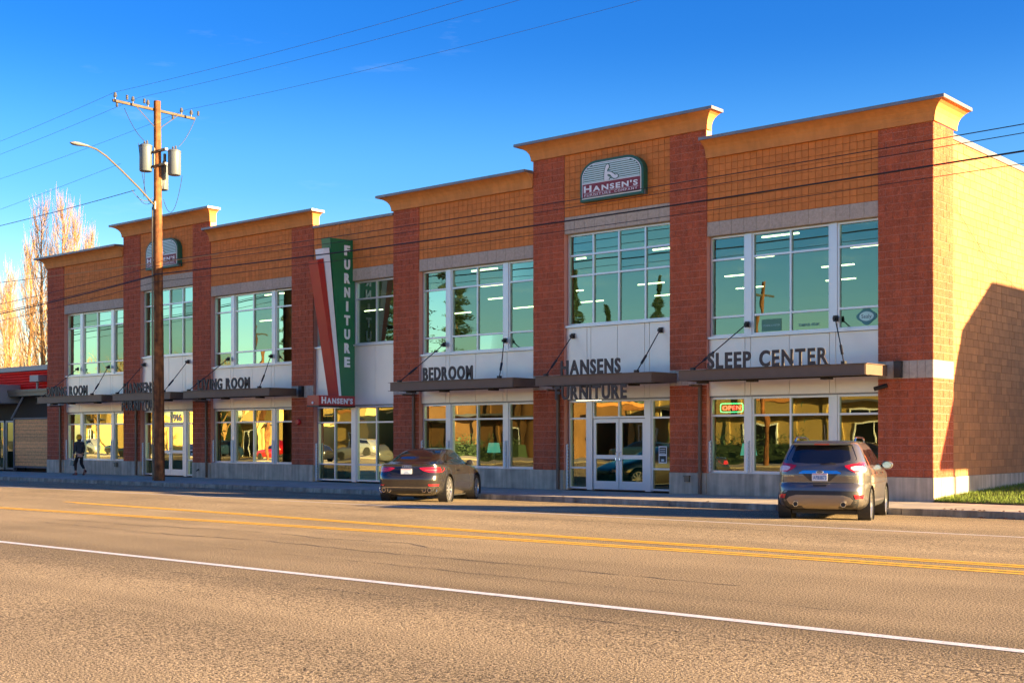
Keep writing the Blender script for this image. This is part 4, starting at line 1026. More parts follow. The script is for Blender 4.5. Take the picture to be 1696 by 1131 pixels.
def car_common(root, H, wb, track, r, tw, rimm, spokes, paint, rear_ax, name_body='body'):
    me = H.hull().mesh('body', paint)
    cut = []
    for y in (rear_ax, rear_ax + wb):
        for s in (-1, 1):
            c = MB(); c.lathe([(r + .055, s*(track - .24)), (r + .055, s*1.2)], (0, y, r + .01), 'x', 40); cut.append(c.mesh('c', paint))
    me = boolean_cut(me, cut, paint); me.polygons.foreach_set('use_smooth', [True]*len(me.polygons))
    o = link('body', me, root, True); shade(o, 32)
    for y in (rear_ax, rear_ax + wb):
        for s in (-1, 1):
            b = MB(); b.lathe([(r + .050, s*(track - .235)), (r + .050, s*(track + .02))], (0, y, r + .01), 'x', 32, cap=False)
            b.lathe([(.0, s*(track - .234)), (r + .050, s*(track - .234))], (0, y, r + .01), 'x', 32, cap=False); b.build('wheel_well', M_PLASTIC, root, local=True)
            wheel(root, s*(track - tw/2), y, r, tw, s, rimm, spokes)
    b = MB(); b.box(-track + .25, track - .25, rear_ax - .3, rear_ax + wb + .3, .16, .24); b.tube([(-track+.2, rear_ax, r), (track-.2, rear_ax, r)], .05, 8); b.build('underbody', M_PLASTIC, root, local=True)
    return o

def plate(root, y, z, s, tilt=.0):
    w, h_ = .305, .152
    b = MB(); b.box(-w/2, w/2, y - .012, y, z, z + h_); p = b.build('license_plate', M_PLATE, root, local=True)
    MB().box(-w/2 + .01, w/2 - .01, y - .0145, y - .0125, z + h_ - .026, z + h_ - .008).build('plate_band', mat('plate_pink', (.62, .30, .34), .5), p, local=True)
    MB().prism([(-.07, z+.03), (.10, z+.03), (.03, z+.10), (.0, z+.07), (-.02, z+.085)], y - .0145, y - .0125).build('plate_mountain', mat('plate_sky', (.42, .52, .68), .5), p, local=True)
    if s: text(p, s, (-w/2 + .022, y - .0148, z + .03), (1,0,0), (0,0,1), (0,-1,0), .078, w - .044, .002, M_PLATEB, bold=.02, joined='plate_characters', local=True)
    return p

# --- grey SUV
suv = thing('parked_suv', 'grey compact SUV with roof rails parked nose in at the right end of the shop', 'SUV', (0,0,0), R(14.5), group='cars parked along the kerb')
SH = Hull([(.26,.34,4.20,.80,7),(.33,.12,4.38,.88,7),(.42,.03,4.46,.915,7),(.55,.0,4.5,.92,7),(.70,.02,4.5,.92,7),(.77,.06,4.48,.92,7),(.80,.085,4.46,.915,7.5),(.95,.075,4.38,.915,7),
           (1.02,.085,4.12,.905,7),(1.08,.10,3.75,.895,7),(1.13,.12,3.42,.875,7),(1.2,.16,3.25,.85,7),(1.35,.26,2.98,.79,7.5),(1.5,.37,2.66,.725,7.5),(1.58,.44,2.44,.68,7),(1.635,.56,2.2,.62,6),(1.66,.8,2.0,.50,4),(1.67,1.1,1.8,.30,3)])
car_common(suv, SH, 2.69, .905, .345, .225, M_RIM, 5, M_SUV, .93)
P_ = lambda rows, wh, nm, m_, off=.006, nu=10, par=suv, HH=SH, **k: HH.patch(rows, wh, off, nu).build(nm, m_, par, local=True, smooth=True, **k)
rw = P_([(1.195,-.30,.30),(1.21,-.52,.52),(1.26,-.69,.69),(1.30,-.695,.695),(1.52,-.605,.605),(1.56,-.58,.58)], 'rear', 'rear_window', M_CGLASS)
MB().tube([(0, SH.yrear(0,1.19)-.02, 1.175), (.2, SH.yrear(.2,1.2)-.03, 1.20), (.30, SH.yrear(.3,1.19)-.02, 1.19)], .012, 6).build('wiper', M_PLASTIC, suv, local=True)
b = MB(); b.prism([(-.60,1.565),(.60,1.565),(.55,1.60),(-.55,1.60)], .31, .50); b.build('roof_spoiler', M_SUV, suv, local=True)
b = MB(); b.prism([(-.16,1.562),(.16,1.562),(.14,1.592),(-.14,1.592)], .300, .309); b.build('brake_light', M_TAIL, suv, local=True)
for s in (-1, 1):
    def rows(z0, rs): return [(z, min(s*a, s*c), max(s*a, s*c)) for z, a, c in rs]
    tl = P_(rows(0, [(1.02,.66,.84),(1.05,.60,.87),(1.11,.50,.875),(1.15,.47,.86),(1.18,.60,.845),(1.215,.74,.83)]), 'rear', 'taillight', M_TAIL, .012)
    P_(rows(0, [(1.05,.66,.80),(1.09,.60,.83),(1.125,.60,.83),(1.145,.68,.80)]), 'rear', 'clear_lens', M_TAILW, .016, par=tl)
    P_([(1.01,.12,.30),(1.06,.14,.42),(1.11,.16,.40),(1.14,.19,.30)], 'right' if s > 0 else 'left', 'lamp_side', M_TAILW, .010, par=tl)
    P_(rows(0, [(.49,.70,.83),(.57,.67,.845)]), 'rear', 'reflector', M_TAIL, .014)
    side = 'right' if s > 0 else 'left'
    P_([(1.16,.62,1.45),(1.30,.66,1.48),(1.47,.86,1.52)], side, 'side_window', M_CGLASS)
    P_([(1.155,1.50,2.28),(1.30,1.53,2.26),(1.49,1.57,2.20)], side, 'side_window', M_CGLASS)
    P_([(1.15,2.33,3.22),(1.30,2.33,2.94),(1.49,2.30,2.56)], side, 'side_window', M_CGLASS)
    for y in (1.30, 2.30, 3.32): P_([(.45,y,y+.012),(1.12,y,y+.012)], side, 'door_seam', M_PLASTIC, .002, 1)
    for y in (1.45, 2.45): P_([(.98,y,y+.2),(1.01,y,y+.2)], side, 'door_handle', M_CHROME, .03, 2)
    P_([(.28,.06+.35,1.0),(.40,.06+.30,.60),(.44,.2,.45)] if False else [(.30,1.38,3.15),(.40,1.40,3.13)], side, 'sill_trim', M_PLASTIC, .004)
    b = MB(); xr = s*.60; b.tube([(xr, .68, 1.635), (xr, .76, 1.70), (xr, 1.0, 1.725), (xr, 1.9, 1.73), (xr*.98, 2.2, 1.70), (xr*.97, 2.3, 1.64)], .020, 8); b.build('roof_rail', M_CHROME, suv, local=True, smooth=True)
    b = MB(); b.lathe([(.01,0),(.09,.01),(.11,.06),(.09,.14),(.02,.17)], (0,0,0), 'y', 14); b.v = [(s*.99 + x_*1.15, 2.98 + y_, 1.15 + z_*.85) for x_, y_, z_ in b.v]
    mo = b.build('door_mirror', M_SUV, suv, local=True, smooth=True)
    b = MB(); b.lathe([(.0,0),(.085,0)], (0,0,0), 'y', 14, cap=False); b.v = [(s*.99 + x_*1.1, 2.975, 1.15 + z_*.8) for x_, y_, z_ in b.v]; b.build('mirror_glass', M_CHROME, mo, local=True)
    b = MB(); b.tube([(s*.86, 3.05, 1.12), (s*.95, 3.03, 1.14)], .03, 6); b.build('mirror_arm', M_PLASTIC, mo, local=True)
    b = MB(); b.lathe([(.052, 0), (.055, -.05), (.045, -.05), (.043, 0)], (s*.47, .03, .375), 'y', 18, cap=False); b.lathe([(.0,-.01),(.046,-.01)], (s*.47,.03,.375), 'y', 18, cap=False); e_ = b.build('exhaust_tip', M_CHROME, suv, local=True, smooth=True)
    b = MB(); b.lathe([(.0, -.03), (.044, -.03)], (s*.47, .03, .375), 'y', 18, cap=False); b.build('exhaust_bore', M_BLACK, e_, local=True)
P_([(.30,-.80,.80),(.42,-.86,.86),(.47,-.86,.86),(.60,-.86,.86),(.645,-.80,.80)], 'rear', 'lower_bumper', M_PLASTIC, .008, 16)
P_([(.27,-.34,.34),(.33,-.36,.36),(.37,-.60,.60),(.46,-.66,.66),(.52,-.60,.60),(.56,-.46,.46)], 'rear', 'skid_plate', M_SKIDP, .02, 16)
P_([(.795,-.66,.66),(.805,-.66,.66)], 'rear', 'hatch_seam', M_PLASTIC, .003, 12)
P_([(.80,-.74,-.732),(1.0,-.76,-.752)], 'rear', 'hatch_seam', M_PLASTIC, .003, 1); P_([(.80,.732,.74),(1.0,.752,.76)], 'rear', 'hatch_seam', M_PLASTIC, .003, 1)
P_([(.84,-.20,.20),(.99,-.36,.36)], 'rear', 'plate_recess', mat('suv_recess', (.06,.055,.05), .4, metal=.4), .003, 6)
P_([(.985,-.42,.42),(1.01,-.41,.41),(1.05,-.33,.33)], 'rear', 'chrome_strip', M_CHROME, .025, 12)
P_([(.735,-.12,.12),(.77,-.14,.14)], 'rear', 'tow_cover', M_BLACK, .012, 3)
plate(suv, .055, .84, 'APB5873')
b = MB(); b.lathe([(.0,-.012),(.045,-.012),(.05,-.004),(.05,0)], (0,0,0), 'y', 24, cap=False); b.v = [(x_*1.5, .045+y_, 1.02+z_*.62) for x_,y_,z_ in b.v]; em = b.build('emblem_ring', M_CHROME, suv, local=True)
b = MB(); b.lathe([(.0,-.015),(.040,-.015),(.040,-.010)], (0,0,0), 'y', 24, cap=False); b.v = [(x_*1.5, .045+y_, 1.02+z_*.62) for x_,y_,z_ in b.v]; b.build('emblem_oval', mat('emblem_blue', (.02,.05,.18), .3), em, local=True)
text(em, 'Ford', (-.035, .0285, 1.008), (1,0,0), (0,0,1), (0,-1,0), .026, .07, .002, M_CHROME, bold=0, joined='emblem_script', local=True)
text(suv, 'ESCAPE', (-.72, SH.yrear(.6,.93)-.012, .925), (1,0,0), (0,0,1), (0,-1,0), .028, .20, .006, M_CHROME, bold=.01, joined='badge', local=True)
text(suv, 'TITANIUM', (.50, SH.yrear(.6,.93)-.010, .935), (1,0,0), (0,0,1), (0,-1,0), .022, .21, .006, M_CHROME, bold=.0, joined='badge', local=True)
text(suv, '4WD', (.56, SH.yrear(.6,.90)-.010, .895), (1,0,0), (0,0,1), (0,-1,0), .022, .10, .006, M_CHROME, bold=.0, joined='badge', local=True)
MB().tube([(0,.75,1.655),(0,.62,1.98)], .006, 5).build('antenna', M_PLASTIC, suv, local=True)
P_([(1.16,-.76,.76),(1.35,-.72,.72),(1.52,-.62,.62)], 'front', 'windscreen', M_CGLASS, .006, 12)
P_([(.72,-.86,-.55),(.86,-.84,-.6)], 'front', 'headlight', M_TAILW, .01); P_([(.72,.55,.86),(.86,.6,.84)], 'front', 'headlight', M_TAILW, .01); P_([(.55,-.5,.5),(.80,-.5,.5)], 'front', 'grille', M_BLACK, .008)
# rear-right tyre foot at a measured point
def place(root, H_ax, track, foot, rot, zf):
    c, s = math.cos(rot), math.sin(rot); lx, ly = track, H_ax
    root.location = (foot[0] - (c*lx - s*ly), foot[1] - (s*lx + c*ly), zf)
place(suv, .93, .80, (-11.30, 24.33), R(18), -.105)
suv.rotation_euler = (R(-.7), 0, R(18))

# --- dark brown coupe
coupe = thing('parked_coupe', 'dark bronze fastback coupe with quad exhausts parked nose in before the bedroom windows', 'coupe', (0,0,0), R(21.5), group='cars parked along the kerb')
CH = Hull([(.20,.36,4.35,.78,6),(.27,.14,4.52,.86,6),(.36,.05,4.62,.90,6),(.50,.02,4.67,.92,6),(.58,.0,4.67,.925,6),(.68,.02,4.60,.925,6),(.76,.07,4.42,.92,6),(.85,.10,4.15,.91,6),(.91,.115,3.85,.895,6),(.955,.10,3.60,.87,6),
           (.975,.22,3.48,.84,6),(.99,.42,3.40,.81,6),(1.02,.62,3.3,.775,6),(1.08,.82,3.12,.735,6),(1.16,1.04,2.96,.69,6),(1.25,1.34,2.78,.63,6),(1.32,1.70,2.62,.56,5),(1.355,2.0,2.5,.46,4),(1.365,2.15,2.4,.3,3)])
car_common(coupe, CH, 2.76, .915, .335, .245, M_RIM, 10, M_COUPE, .98)
Q_ = lambda rows, wh, nm, m_, off=.006, nu=10, par=coupe, **k: CH.patch(rows, wh, off, nu).build(nm, m_, par, local=True, smooth=True, **k)
Q_([(1.03,-.60,.60),(1.10,-.615,.615),(1.20,-.56,.56),(1.29,-.49,.49)], 'rear', 'rear_window', M_CGLASS, .006, 14)
Q_([(1.325,-.40,.40),(1.345,-.38,.38),(1.357,-.32,.32)], 'rear', 'sunroof', M_CGLASS, .008, 8)
for s in (-1, 1):
    rows = lambda rs: [(z, min(s*a, s*c), max(s*a, s*c)) for z, a, c in rs]
    tl = Q_(rows([(.765,.62,.86),(.80,.46,.88),(.85,.36,.885),(.875,.34,.88),(.885,.45,.87)]), 'rear', 'taillight', M_TAIL, .012)
    Q_(rows([(.815,.52,.80),(.828,.50,.81)]), 'rear', 'lamp_bar', mat('tail_bar', (.75,.10,.08), .2), .015, par=tl)
    side = 'right' if s > 0 else 'left'
    Q_([(.79,.14,.30),(.83,.14,.42),(.875,.15,.36)], side, 'lamp_side', M_TAIL, .010, par=tl)
    Q_(rows([(.44,.62,.82),(.475,.60,.83)]), 'rear', 'reflector', M_TAIL, .012)
    Q_([(1.0,.98,1.52),(1.10,1.10,1.55),(1.19,1.30,1.58),(1.235,1.48,1.60)], side, 'side_window', M_CGLASS)
    Q_([(.985,1.58,3.20),(1.10,1.61,2.94),(1.20,1.64,2.72),(1.255,1.66,2.50)], side, 'side_window', M_CGLASS)
    Q_([(.965,.92,3.25),(.975,.92,3.25)], side, 'window_trim', M_CHROME, .008, 20)
    Q_([(.36,1.50,1.512),(.94,1.58,1.592)], side, 'door_seam', M_PLASTIC, .002, 1); Q_([(.36,2.98,2.992),(.94,3.05,3.062)], side, 'door_seam', M_PLASTIC, .002, 1)
    Q_([(.80,1.68,1.88),(.825,1.68,1.88)], side, 'door_handle', M_CHROME, .03, 2)
    b = MB(); b.lathe([(.01,0),(.08,.01),(.10,.06),(.07,.14),(.02,.18)], (0,0,0), 'y', 14); b.v = [(s*.98 + x_*1.1, 2.70 + y_, 1.0 + z_*.75) for x_, y_, z_ in b.v]
    mo = b.build('door_mirror', M_PLASTIC, coupe, local=True, smooth=True); b = MB(); b.tube([(s*.84, 2.8, .96), (s*.93, 2.78, .98)], .025, 6); b.build('mirror_arm', M_PLASTIC, mo, local=True)
    for dx in (-.075, .075):
        b = MB(); b.lathe([(.052, .04), (.055, -.045), (.044, -.045), (.043, .04)], (s*.56 + dx, .10, .335), 'y', 18, cap=False); e_ = b.build('exhaust_tip', M_CHROME, coupe, local=True, smooth=True)
        b = MB(); b.lathe([(.0, -.02), (.044, -.02)], (s*.56 + dx, .10, .335), 'y', 18, cap=False); b.build('exhaust_bore', M_BLACK, e_, local=True)
    b = MB(); b.tube([(s*.80,.20,.39),(s*.79,.20,.31),(s*.74,.20,.26)], .010, 6); b.build('bumper_blade', M_CHROME, coupe, local=True)
Q_([(.24,-.66,.66),(.30,-.80,.80),(.385,-.84,.84)], 'rear', 'diffuser', M_PLASTIC, .008, 16)
Q_([(.392,-.84,.84),(.405,-.84,.84)], 'rear', 'chrome_strip', M_CHROME, .018, 16)
Q_([(.70,-.40,.40),(.80,-.52,.52),(.86,-.34,.34)], 'rear', 'plate_recess', mat('coupe_recess', (.02,.022,.03), .35, metal=.3), .004, 8)
Q_([(.66,-.56,.56),(.668,-.56,.56)], 'rear', 'boot_seam', M_BLACK, .003, 12)
plate(coupe, .055, .70, None)
for i in range(4):
    c_ = [( -.084 + i*.056 + .036*math.cos(2*math.pi*j/20), .082, .905 + .036*math.sin(2*math.pi*j/20)) for j in range(21)]
    MB().tube(c_, .006, 6).build('emblem_ring', M_CHROME, coupe, local=True)
Q_([(1.0,-.74,.74),(1.10,-.68,.68),(1.27,-.56,.56)], 'front', 'windscreen', M_CGLASS, .006, 12)
Q_([(.58,-.86,-.55),(.68,-.84,-.55)], 'front', 'headlight', M_TAILW, .01); Q_([(.58,.55,.86),(.68,.55,.84)], 'front', 'headlight', M_TAILW, .01); Q_([(.35,-.5,.5),(.62,-.5,.5)], 'front', 'grille', M_BLACK, .008)
place(coupe, .98, .80, (-23.15, 24.33), R(27), -.115)
coupe.rotation_euler = (R(-.8), 0, R(27)); coupe.scale = (.98, 1.0, 1.075)

# ------------------------------------------------------------------ person walking
def skin_mesh(name, pts, edges, m, parent, sub=1):
    me = bpy.data.meshes.new(name); me.from_pydata([p[0] for p in pts], edges, []); me.update()
    o = bpy.data.objects.new('tmp', me); col.objects.link(o)
    sk = o.modifiers.new('s', 'SKIN'); sd = o.modifiers.new('d', 'SUBSURF'); sd.levels = sub + 1; sd.render_levels = sub + 1
    for i, p in enumerate(pts):
        r_ = p[1]; r_ = (r_, r_) if not isinstance(r_, tuple) else r_
        me.skin_vertices[0].data[i].radius = r_
    me.skin_vertices[0].data[0].use_root = True
    dg = bpy.context.evaluated_depsgraph_get(); dg.update()
    res = bpy.data.meshes.new_from_object(o.evaluated_get(dg)); bpy.data.objects.remove(o)
    res.name = name; res.materials.clear(); res.materials.append(m); res.polygons.foreach_set('use_smooth', [True]*len(res.polygons))
    return link(name, res, parent, True)
person = thing('person', 'pedestrian in a yellow beanie, grey coat and black trousers walking past the dining room window', 'person', (-50.28, 29.62, walkz(-50.28, 29.62)), R(88))
# local frame: faces +y; x to the right
hip = (0, 0, .92)
bp_ = [(hip, (.15,.10)), ((0,.02,1.10), (.125,.09)), ((0,.03,1.30), (.15,.10)), ((0,.02,1.42), (.10,.08)), ((0,.03,1.50), .052), ((0,.045,1.58), .075), ((0,.045,1.67), .075),
       ((-.09,.0,.86), .09), ((-.10,.16,.50), .062), ((-.10,.14,.10), .040), ((-.10,.14,.05), .035), ((-.10,.30,.035), .030),
       ((.09,.0,.86), .09), ((.10,.02,.49), .062), ((.10,-.28,.20), .040), ((.10,-.32,.13), .035), ((.10,-.24,.02+.03), .028),
       ((-.17,.02,1.40), .06), ((-.23,-.05,1.14), .048), ((-.25,.05,.90), .036), ((-.255,.08,.84), .032),
       ((.17,.02,1.40), .06), ((.23,.03,1.14), .048), ((.24,.14,.92), .036), ((.24,.17,.86), .032)]
be = [(0,1),(1,2),(2,3),(3,4),(4,5),(5,6),(0,7),(7,8),(8,9),(9,10),(10,11),(0,12),(12,13),(13,14),(14,15),(15,16),(3,17),(17,18),(18,19),(19,20),(3,21),(21,22),(22,23),(23,24)]
skin_mesh('body', bp_, be, M_SKIN, person)
leg_pts = [((0,0,.93), (.155,.11)), ((-.09,.0,.84), .098), ((-.10,.16,.50), .072), ((-.10,.145,.17), .052), ((.09,.0,.84), .098), ((.10,.02,.49), .072), ((.10,-.24,.26), .052)]
skin_mesh('trousers', leg_pts, [(0,1),(1,2),(2,3),(0,4),(4,5),(5,6)], M_TROUS, person)
coat_pts = [((0,.0,.90), (.185,.135)), ((0,.01,1.08), (.155,.12)), ((0,.03,1.28), (.175,.125)), ((0,.02,1.42), (.13,.10)), ((0,.025,1.49), (.075,.07)),
            ((-.18,.02,1.39), .075), ((-.235,-.05,1.14), .062), ((-.25,.04,.93), .05), ((.18,.02,1.39), .075), ((.235,.03,1.14), .062), ((.24,.12,.95), .05)]
skin_mesh('coat', coat_pts, [(0,1),(1,2),(2,3),(3,4),(3,5),(5,6),(6,7),(3,8),(8,9),(9,10)], M_JACKET, person)
MB().lathe([(.17,.80),(.165,.86)], (0,0,0), 'z', 18, cap=False).build('shirt_hem', M_HEM, person, local=True, smooth=True)
b = MB(); b.lathe([(.112,-.06),(.116,-.0),(.112,.06),(.085,.12),(.04,.155),(.0,.16)], (0,.035,1.63), 'z', 18, cap=False); b.build('beanie', M_HAT, person, local=True, smooth=True)
b = MB(); b.lathe([(.0,.20),(.06,.18),(.088,.12),(.085,.06),(.06,.0)], (0,.025,1.46), 'z', 16, cap=False); b.build('hair', M_HAIR, person, local=True, smooth=True)
for (x_, y_, z_, a) in ((-.10,.18,.0,0), (.10,-.30,.10,-38)):
    b = MB(); b.prism([(-.10,.0),(.16,.0),(.17,.04),(.05,.075),(-.04,.11),(-.10,.10)], -.042, .042, 'x')
    o = b.build('shoe', M_SHOE, person, local=True); o.location = (x_, y_, z_); o.rotation_euler = (R(a), 0, 0)
for s, (x_, y_, z_) in ((-1, (-.255,.085,.82)), (1, (.24,.18,.84))):                      # hands: palm, four fingers, thumb
    hb = MB(); hb.box(x_-.014, x_+.014, y_-.035, y_+.04, z_-.075, z_+.02)
    for q in range(4): L_ = (.06,.068,.064,.05)[q]; yy = y_ + .032 - q*.02; hb.tube([(x_, yy, z_-.07), (x_, yy+.004, z_-.07-L_*.6), (x_-s*.016, yy+.006, z_-.07-L_)], .008, 6)
    hb.tube([(x_, y_+.038, z_-.01), (x_-s*.01, y_+.06, z_-.05), (x_-s*.012, y_+.055, z_-.075)], .009, 6); hb.build('hand', M_SKIN, person, local=True)
hx, hy = -50.28, 29.62
a = R(88); ca, sa = math.cos(a), math.sin(a)
def pw(x, y, z): return (hx + ca*x - sa*y, hy + sa*x + ca*y, z)
bag = thing('handbag', 'black handbag hanging from the hand of the person in the yellow beanie', 'bag', pw(-.26, .09, .40))
bb = MB(); vs = [pw(-.26+dx, .09+dy, z) for dx, dy, z in ((-.07,-.16,.40),(.07,-.16,.40),(.07,.16,.40),(-.07,.16,.40),(-.03,-.13,.62),(.03,-.13,.62),(.03,.13,.62),(-.03,.13,.62))]
bb.add(vs, [(0,3,2,1),(4,5,6,7),(0,1,5,4),(1,2,6,5),(2,3,7,6),(3,0,4,7)]); bb.build('pouch', M_LEATHER, bag)
MB().tube([pw(-.26,-.02,.62), pw(-.26,.0,.74), pw(-.262,.09,.765), pw(-.26,.18,.74), pw(-.26,.20,.62)], .010, 6).build('strap', M_LEATHER, bag)

# ------------------------------------------------------------------ red single-storey neighbour at the left
RB = thing('red_cafe_building', 'low building with bright red corrugated cladding at the left edge', 'building', (-60, 31, 0))
YR = 31.25
b = MB(); b.box(-80, XL - .03, YR + .25, 52, -.1, 4.78); b.build('wall', M_INT, RB)
n_ = 7
for i in range(n_):
    z0 = 3.93 + i * (4.86 - 3.93) / n_; z1 = z0 + .128
    b = MB(); b.prism([(YR + .24, z0), (YR + .15, z0 + .010), (YR + .11, z0 + .035), (YR + .11, z1 - .025), (YR + .15, z1), (YR + .24, z1)], -80, XL - .03, 'x'); b.build('cladding_panel', M_BUILDR, RB)
b = MB(); b.box(-80.1, XL - .02, YR + .0, YR + .35, 4.87, 5.10); b.build('coping', M_GREYM, RB)
b = MB(); b.box(-80, -58.6, YR - 1.2, YR + .09, 3.30, 4.20); b.build('entrance_canopy', M_GREYM, RB)
b = MB(); b.box(-58.55, XL - .04, YR - .55, YR + .09, 3.62, 3.92); b.box(-58.58, XL - .04, YR - .6, YR - .55, 3.80, 3.93); b.build('gutter', M_GALV, RB)
b = MB(); b.box(-56.9, -56.1, YR - .35, YR + .09, 4.30, 4.60); b.tube([(-56.6, YR - .12, 4.3), (-56.6, YR - .12, 3.95), (-56.5, YR - .05, 3.93)], .06, 8); b.build('floodlight', M_GREYM, RB)
b = MB(); b.tube([(-57.6, YR - .3, 3.6), (-58.7, YR - .3, 2.55)], .05, 8); b.build('brace', M_GREYM, RB)
b = MB(); b.box(-60.0, -58.35, YR - .04, YR + .04, .05, 2.55)
df = MB()
for (a0, a1) in ((-61.6,-60.15), (-60.15+.06,-59.55), (-59.4,-58.42)): 
    df.box(a0, a0+.08, YR-.25, YR-.18, .08, 2.45); df.box(a1-.08, a1, YR-.25, YR-.18, .08, 2.45); df.box(a0, a1, YR-.252, YR-.178, 2.37, 2.46); df.box(a0, a1, YR-.252, YR-.178, .06, .16)
dd = df.build('glass_door', M_GREYM, RB)
b = MB(); b.add([(-61.6,YR-.21,.1),(-58.42,YR-.21,.1),(-58.42,YR-.21,2.42),(-61.6,YR-.21,2.42)], [(0,1,2,3)]); b.build('pane', M_LGLASS, dd)
b = MB(); b.box(-62, -58.3, YR + .15, YR + .22, 0, 2.5); b.build('doorway_lining', M_INT, RB)
WF = thing('wood_screen', 'horizontal cedar board screen in a dark frame left of the first brick pier', 'fence', (-57.1, YR - .3, 0))
b = MB(); b.box(-58.38, -58.28, YR - .40, YR - .28, 0, 2.58); b.box(-58.28, XL - .05, YR - .40, YR - .28, 2.51, 2.58); b.box(-58.28, XL - .05, YR - .40, YR - .28, .18, .26); b.build('frame', M_DGREY, WF)
nb_ = 13
for i in range(nb_):
    z0 = .27 + i * 2.23 / nb_; b = MB(); b.prism([(YR - .375, z0 + .004), (YR - .33, z0 + .004), (YR - .33, z0 + .165), (YR - .355, z0 + .165)], -58.275, XL - .06, 'x'); b.build('plank', M_PLANK, WF)
PL = thing('planter', 'tapered concrete planter with a low shrub in front of the glass doors', 'planter', (-59.9, YR - 1.1, 0))
b = MB(); b.prism([(-60.55,.05),(-59.25,.05),(-59.15,.95),(-60.65,.95)], YR - 1.5, YR - .8); b.build('pot', M_CONC, PL)
b = MB(); rr = random.Random(9)
for i in range(500):
    x_, y_, z_ = -59.9 + rr.gauss(0,.3), YR - 1.15 + rr.gauss(0,.15), .96 + abs(rr.gauss(0,.22)); s_ = .03
    b.add([(x_-s_,y_,z_),(x_+s_,y_+rr.uniform(-s_,s_),z_+rr.uniform(-s_,s_)),(x_,y_+s_,z_+s_)], [(0,1,2)])
b.build('shrub', M_LEAFC, PL)

# ------------------------------------------------------------------ bare poplars
def poplar(x, y, H_, W_, seed, label, group='bare poplars behind the buildings', dens_=1.0):
    T = thing('poplar_tree', label, 'tree', (x, y, -.6), group=group); r_ = random.Random(seed)
    tr = MB(); pts = []; n = 12; px_, py_ = x, y
    for i in range(n+1):
        pts.append((px_, py_, -.6 + H_*.97*i/n)); px_ += r_.uniform(-.12,.12); py_ += r_.uniform(-.12,.12)
    tr.tube(pts, .38*H_/26, 7, r1=.02); tr.build('trunk', M_BARK, T)
    br = MB()
    N_ = int(150 * dens_)
    for i in range(N_):
        t = .07 + .90 * (i + r_.random())/N_; z_ = H_*t - .6; a = r_.uniform(0, 2*math.pi)
        prof = W_ * (math.sin(min(1, t*1.35)*math.pi*.62)**.7) * (1 - max(0, t-.55)/.45*.72)
        L_ = H_ * r_.uniform(.10, .26) * (1.08 - t*.75); k = 6; p = Vector((x + (pts[int(t*n)][0]-x), y + (pts[int(t*n)][1]-y), z_)); out = prof * r_.uniform(.55, 1.0)
        q = [p]; 
        for j in range(1, k+1):
            f = j/k; q.append(p + Vector((math.cos(a)*out*(f**.6) + r_.uniform(-.06,.06), math.sin(a)*out*(f**.6) + r_.uniform(-.06,.06), L_*(f**1.15))))
        br.tube(q, .050*(1.15-t*.6), 3, r1=.010, cap=False)
        for c_ in range(7):
            j = r_.randint(1, k-1); s = q[j].lerp(q[j+1] if j < k else q[j], r_.random()); aa = a + r_.gauss(0, 1.3); ll = r_.uniform(.7, 2.4); oo = r_.uniform(.12, .5)
            e = s + Vector((math.cos(aa)*oo, math.sin(aa)*oo, ll)); mid = s.lerp(e, .5) + Vector((math.cos(aa)*oo*.25, math.sin(aa)*oo*.25, 0))
            br.tube([s, mid, e], .015, 3, r1=.004, cap=False)
    br.build('crown', M_BARK, T)
def at(px, dist):                                                      # ground point seen at photo column px at a given depth
    rho = (px - 848.0) / 2091.0; return dist * (-.65056 + .75945*rho), dist * (.75945 + .65056*rho)
POP = [(4,150,19.0,2.0,'left edge of the picture, lowest of the row'), (20,146,20.5,2.0,'second from the left edge of the row'), (50,135,22.5,1.8,'just left of the tallest group'),
       (72,130,25.3,2.4,'tallest of the row, far left of the shop cornice'), (96,128,25.6,2.3,'tall twin right of the tallest one'), (121,130,24.3,2.2,'third of the tall group, above the first cornice'), (146,128,22.3,1.7,'rightmost of the row, above the first cornice')]
for i, (px_, d_, H_, W_, lab) in enumerate(POP):
    X, Y = at(px_, d_); poplar(X, Y, H_ + .0, W_, 20+i, f'bare golden poplar, {lab}')

# ------------------------------------------------------------------ what stands across the street (seen in the windows) and beyond the right edge
walk2 = MB(); walk2.box(-200, 60, -30, -3.0, -.5, -.02); tag(walk2.build('far_pavement', M_WALK), kind='structure')
def street_building(x0, x1, y0, y1, h_, m_, label, wins, glass=M_CGLASS):
    T = thing('street_building', label, 'building', ((x0+x1)/2, y1, 0))
    b = MB(); b.box(x0, x1, y0, y1, -.1, h_); b.build('wall', m_, T); b = MB(); b.box(x0 - .1, x1 + .1, y0 - .1, y1 + .1, h_, h_ + .25); b.build('parapet', M_STUCCO, T)
    for (a, c, z0, z1) in wins:
        b = MB(); b.box(a, c, y1 + .003, y1 + .05, z0, z1); w_ = b.build('window', glass, T)
        b = MB(); b.box(a - .1, a - .002, y1 + .003, y1 + .09, z0, z1 + .1); b.box(c + .002, c + .1, y1 + .003, y1 + .09, z0, z1 + .1); b.box(a, c, y1 + .003, y1 + .09, z1 + .002, z1 + .1)
        b.box((a+c)/2 - .04, (a+c)/2 + .04, y1 + .052, y1 + .08, z0, z1); b.build('window_frame', M_WHITE, w_)
    xx = x0 + .3
    while xx < x1 - .4:
        if all(xx + .4 < a - .15 or xx > c + .15 for a, c, _, _ in wins): b = MB(); b.box(xx, xx + .35, y1 + .002, y1 + .16, -.05, h_ - .02); b.build('pilaster', m_, T)
        xx += 2.6
    b = MB(); b.box(x0 - .05, x1 + .05, y1 + .17, y1 + .9, 3.15, 3.3); b.build('awning', M_DGREY, T)
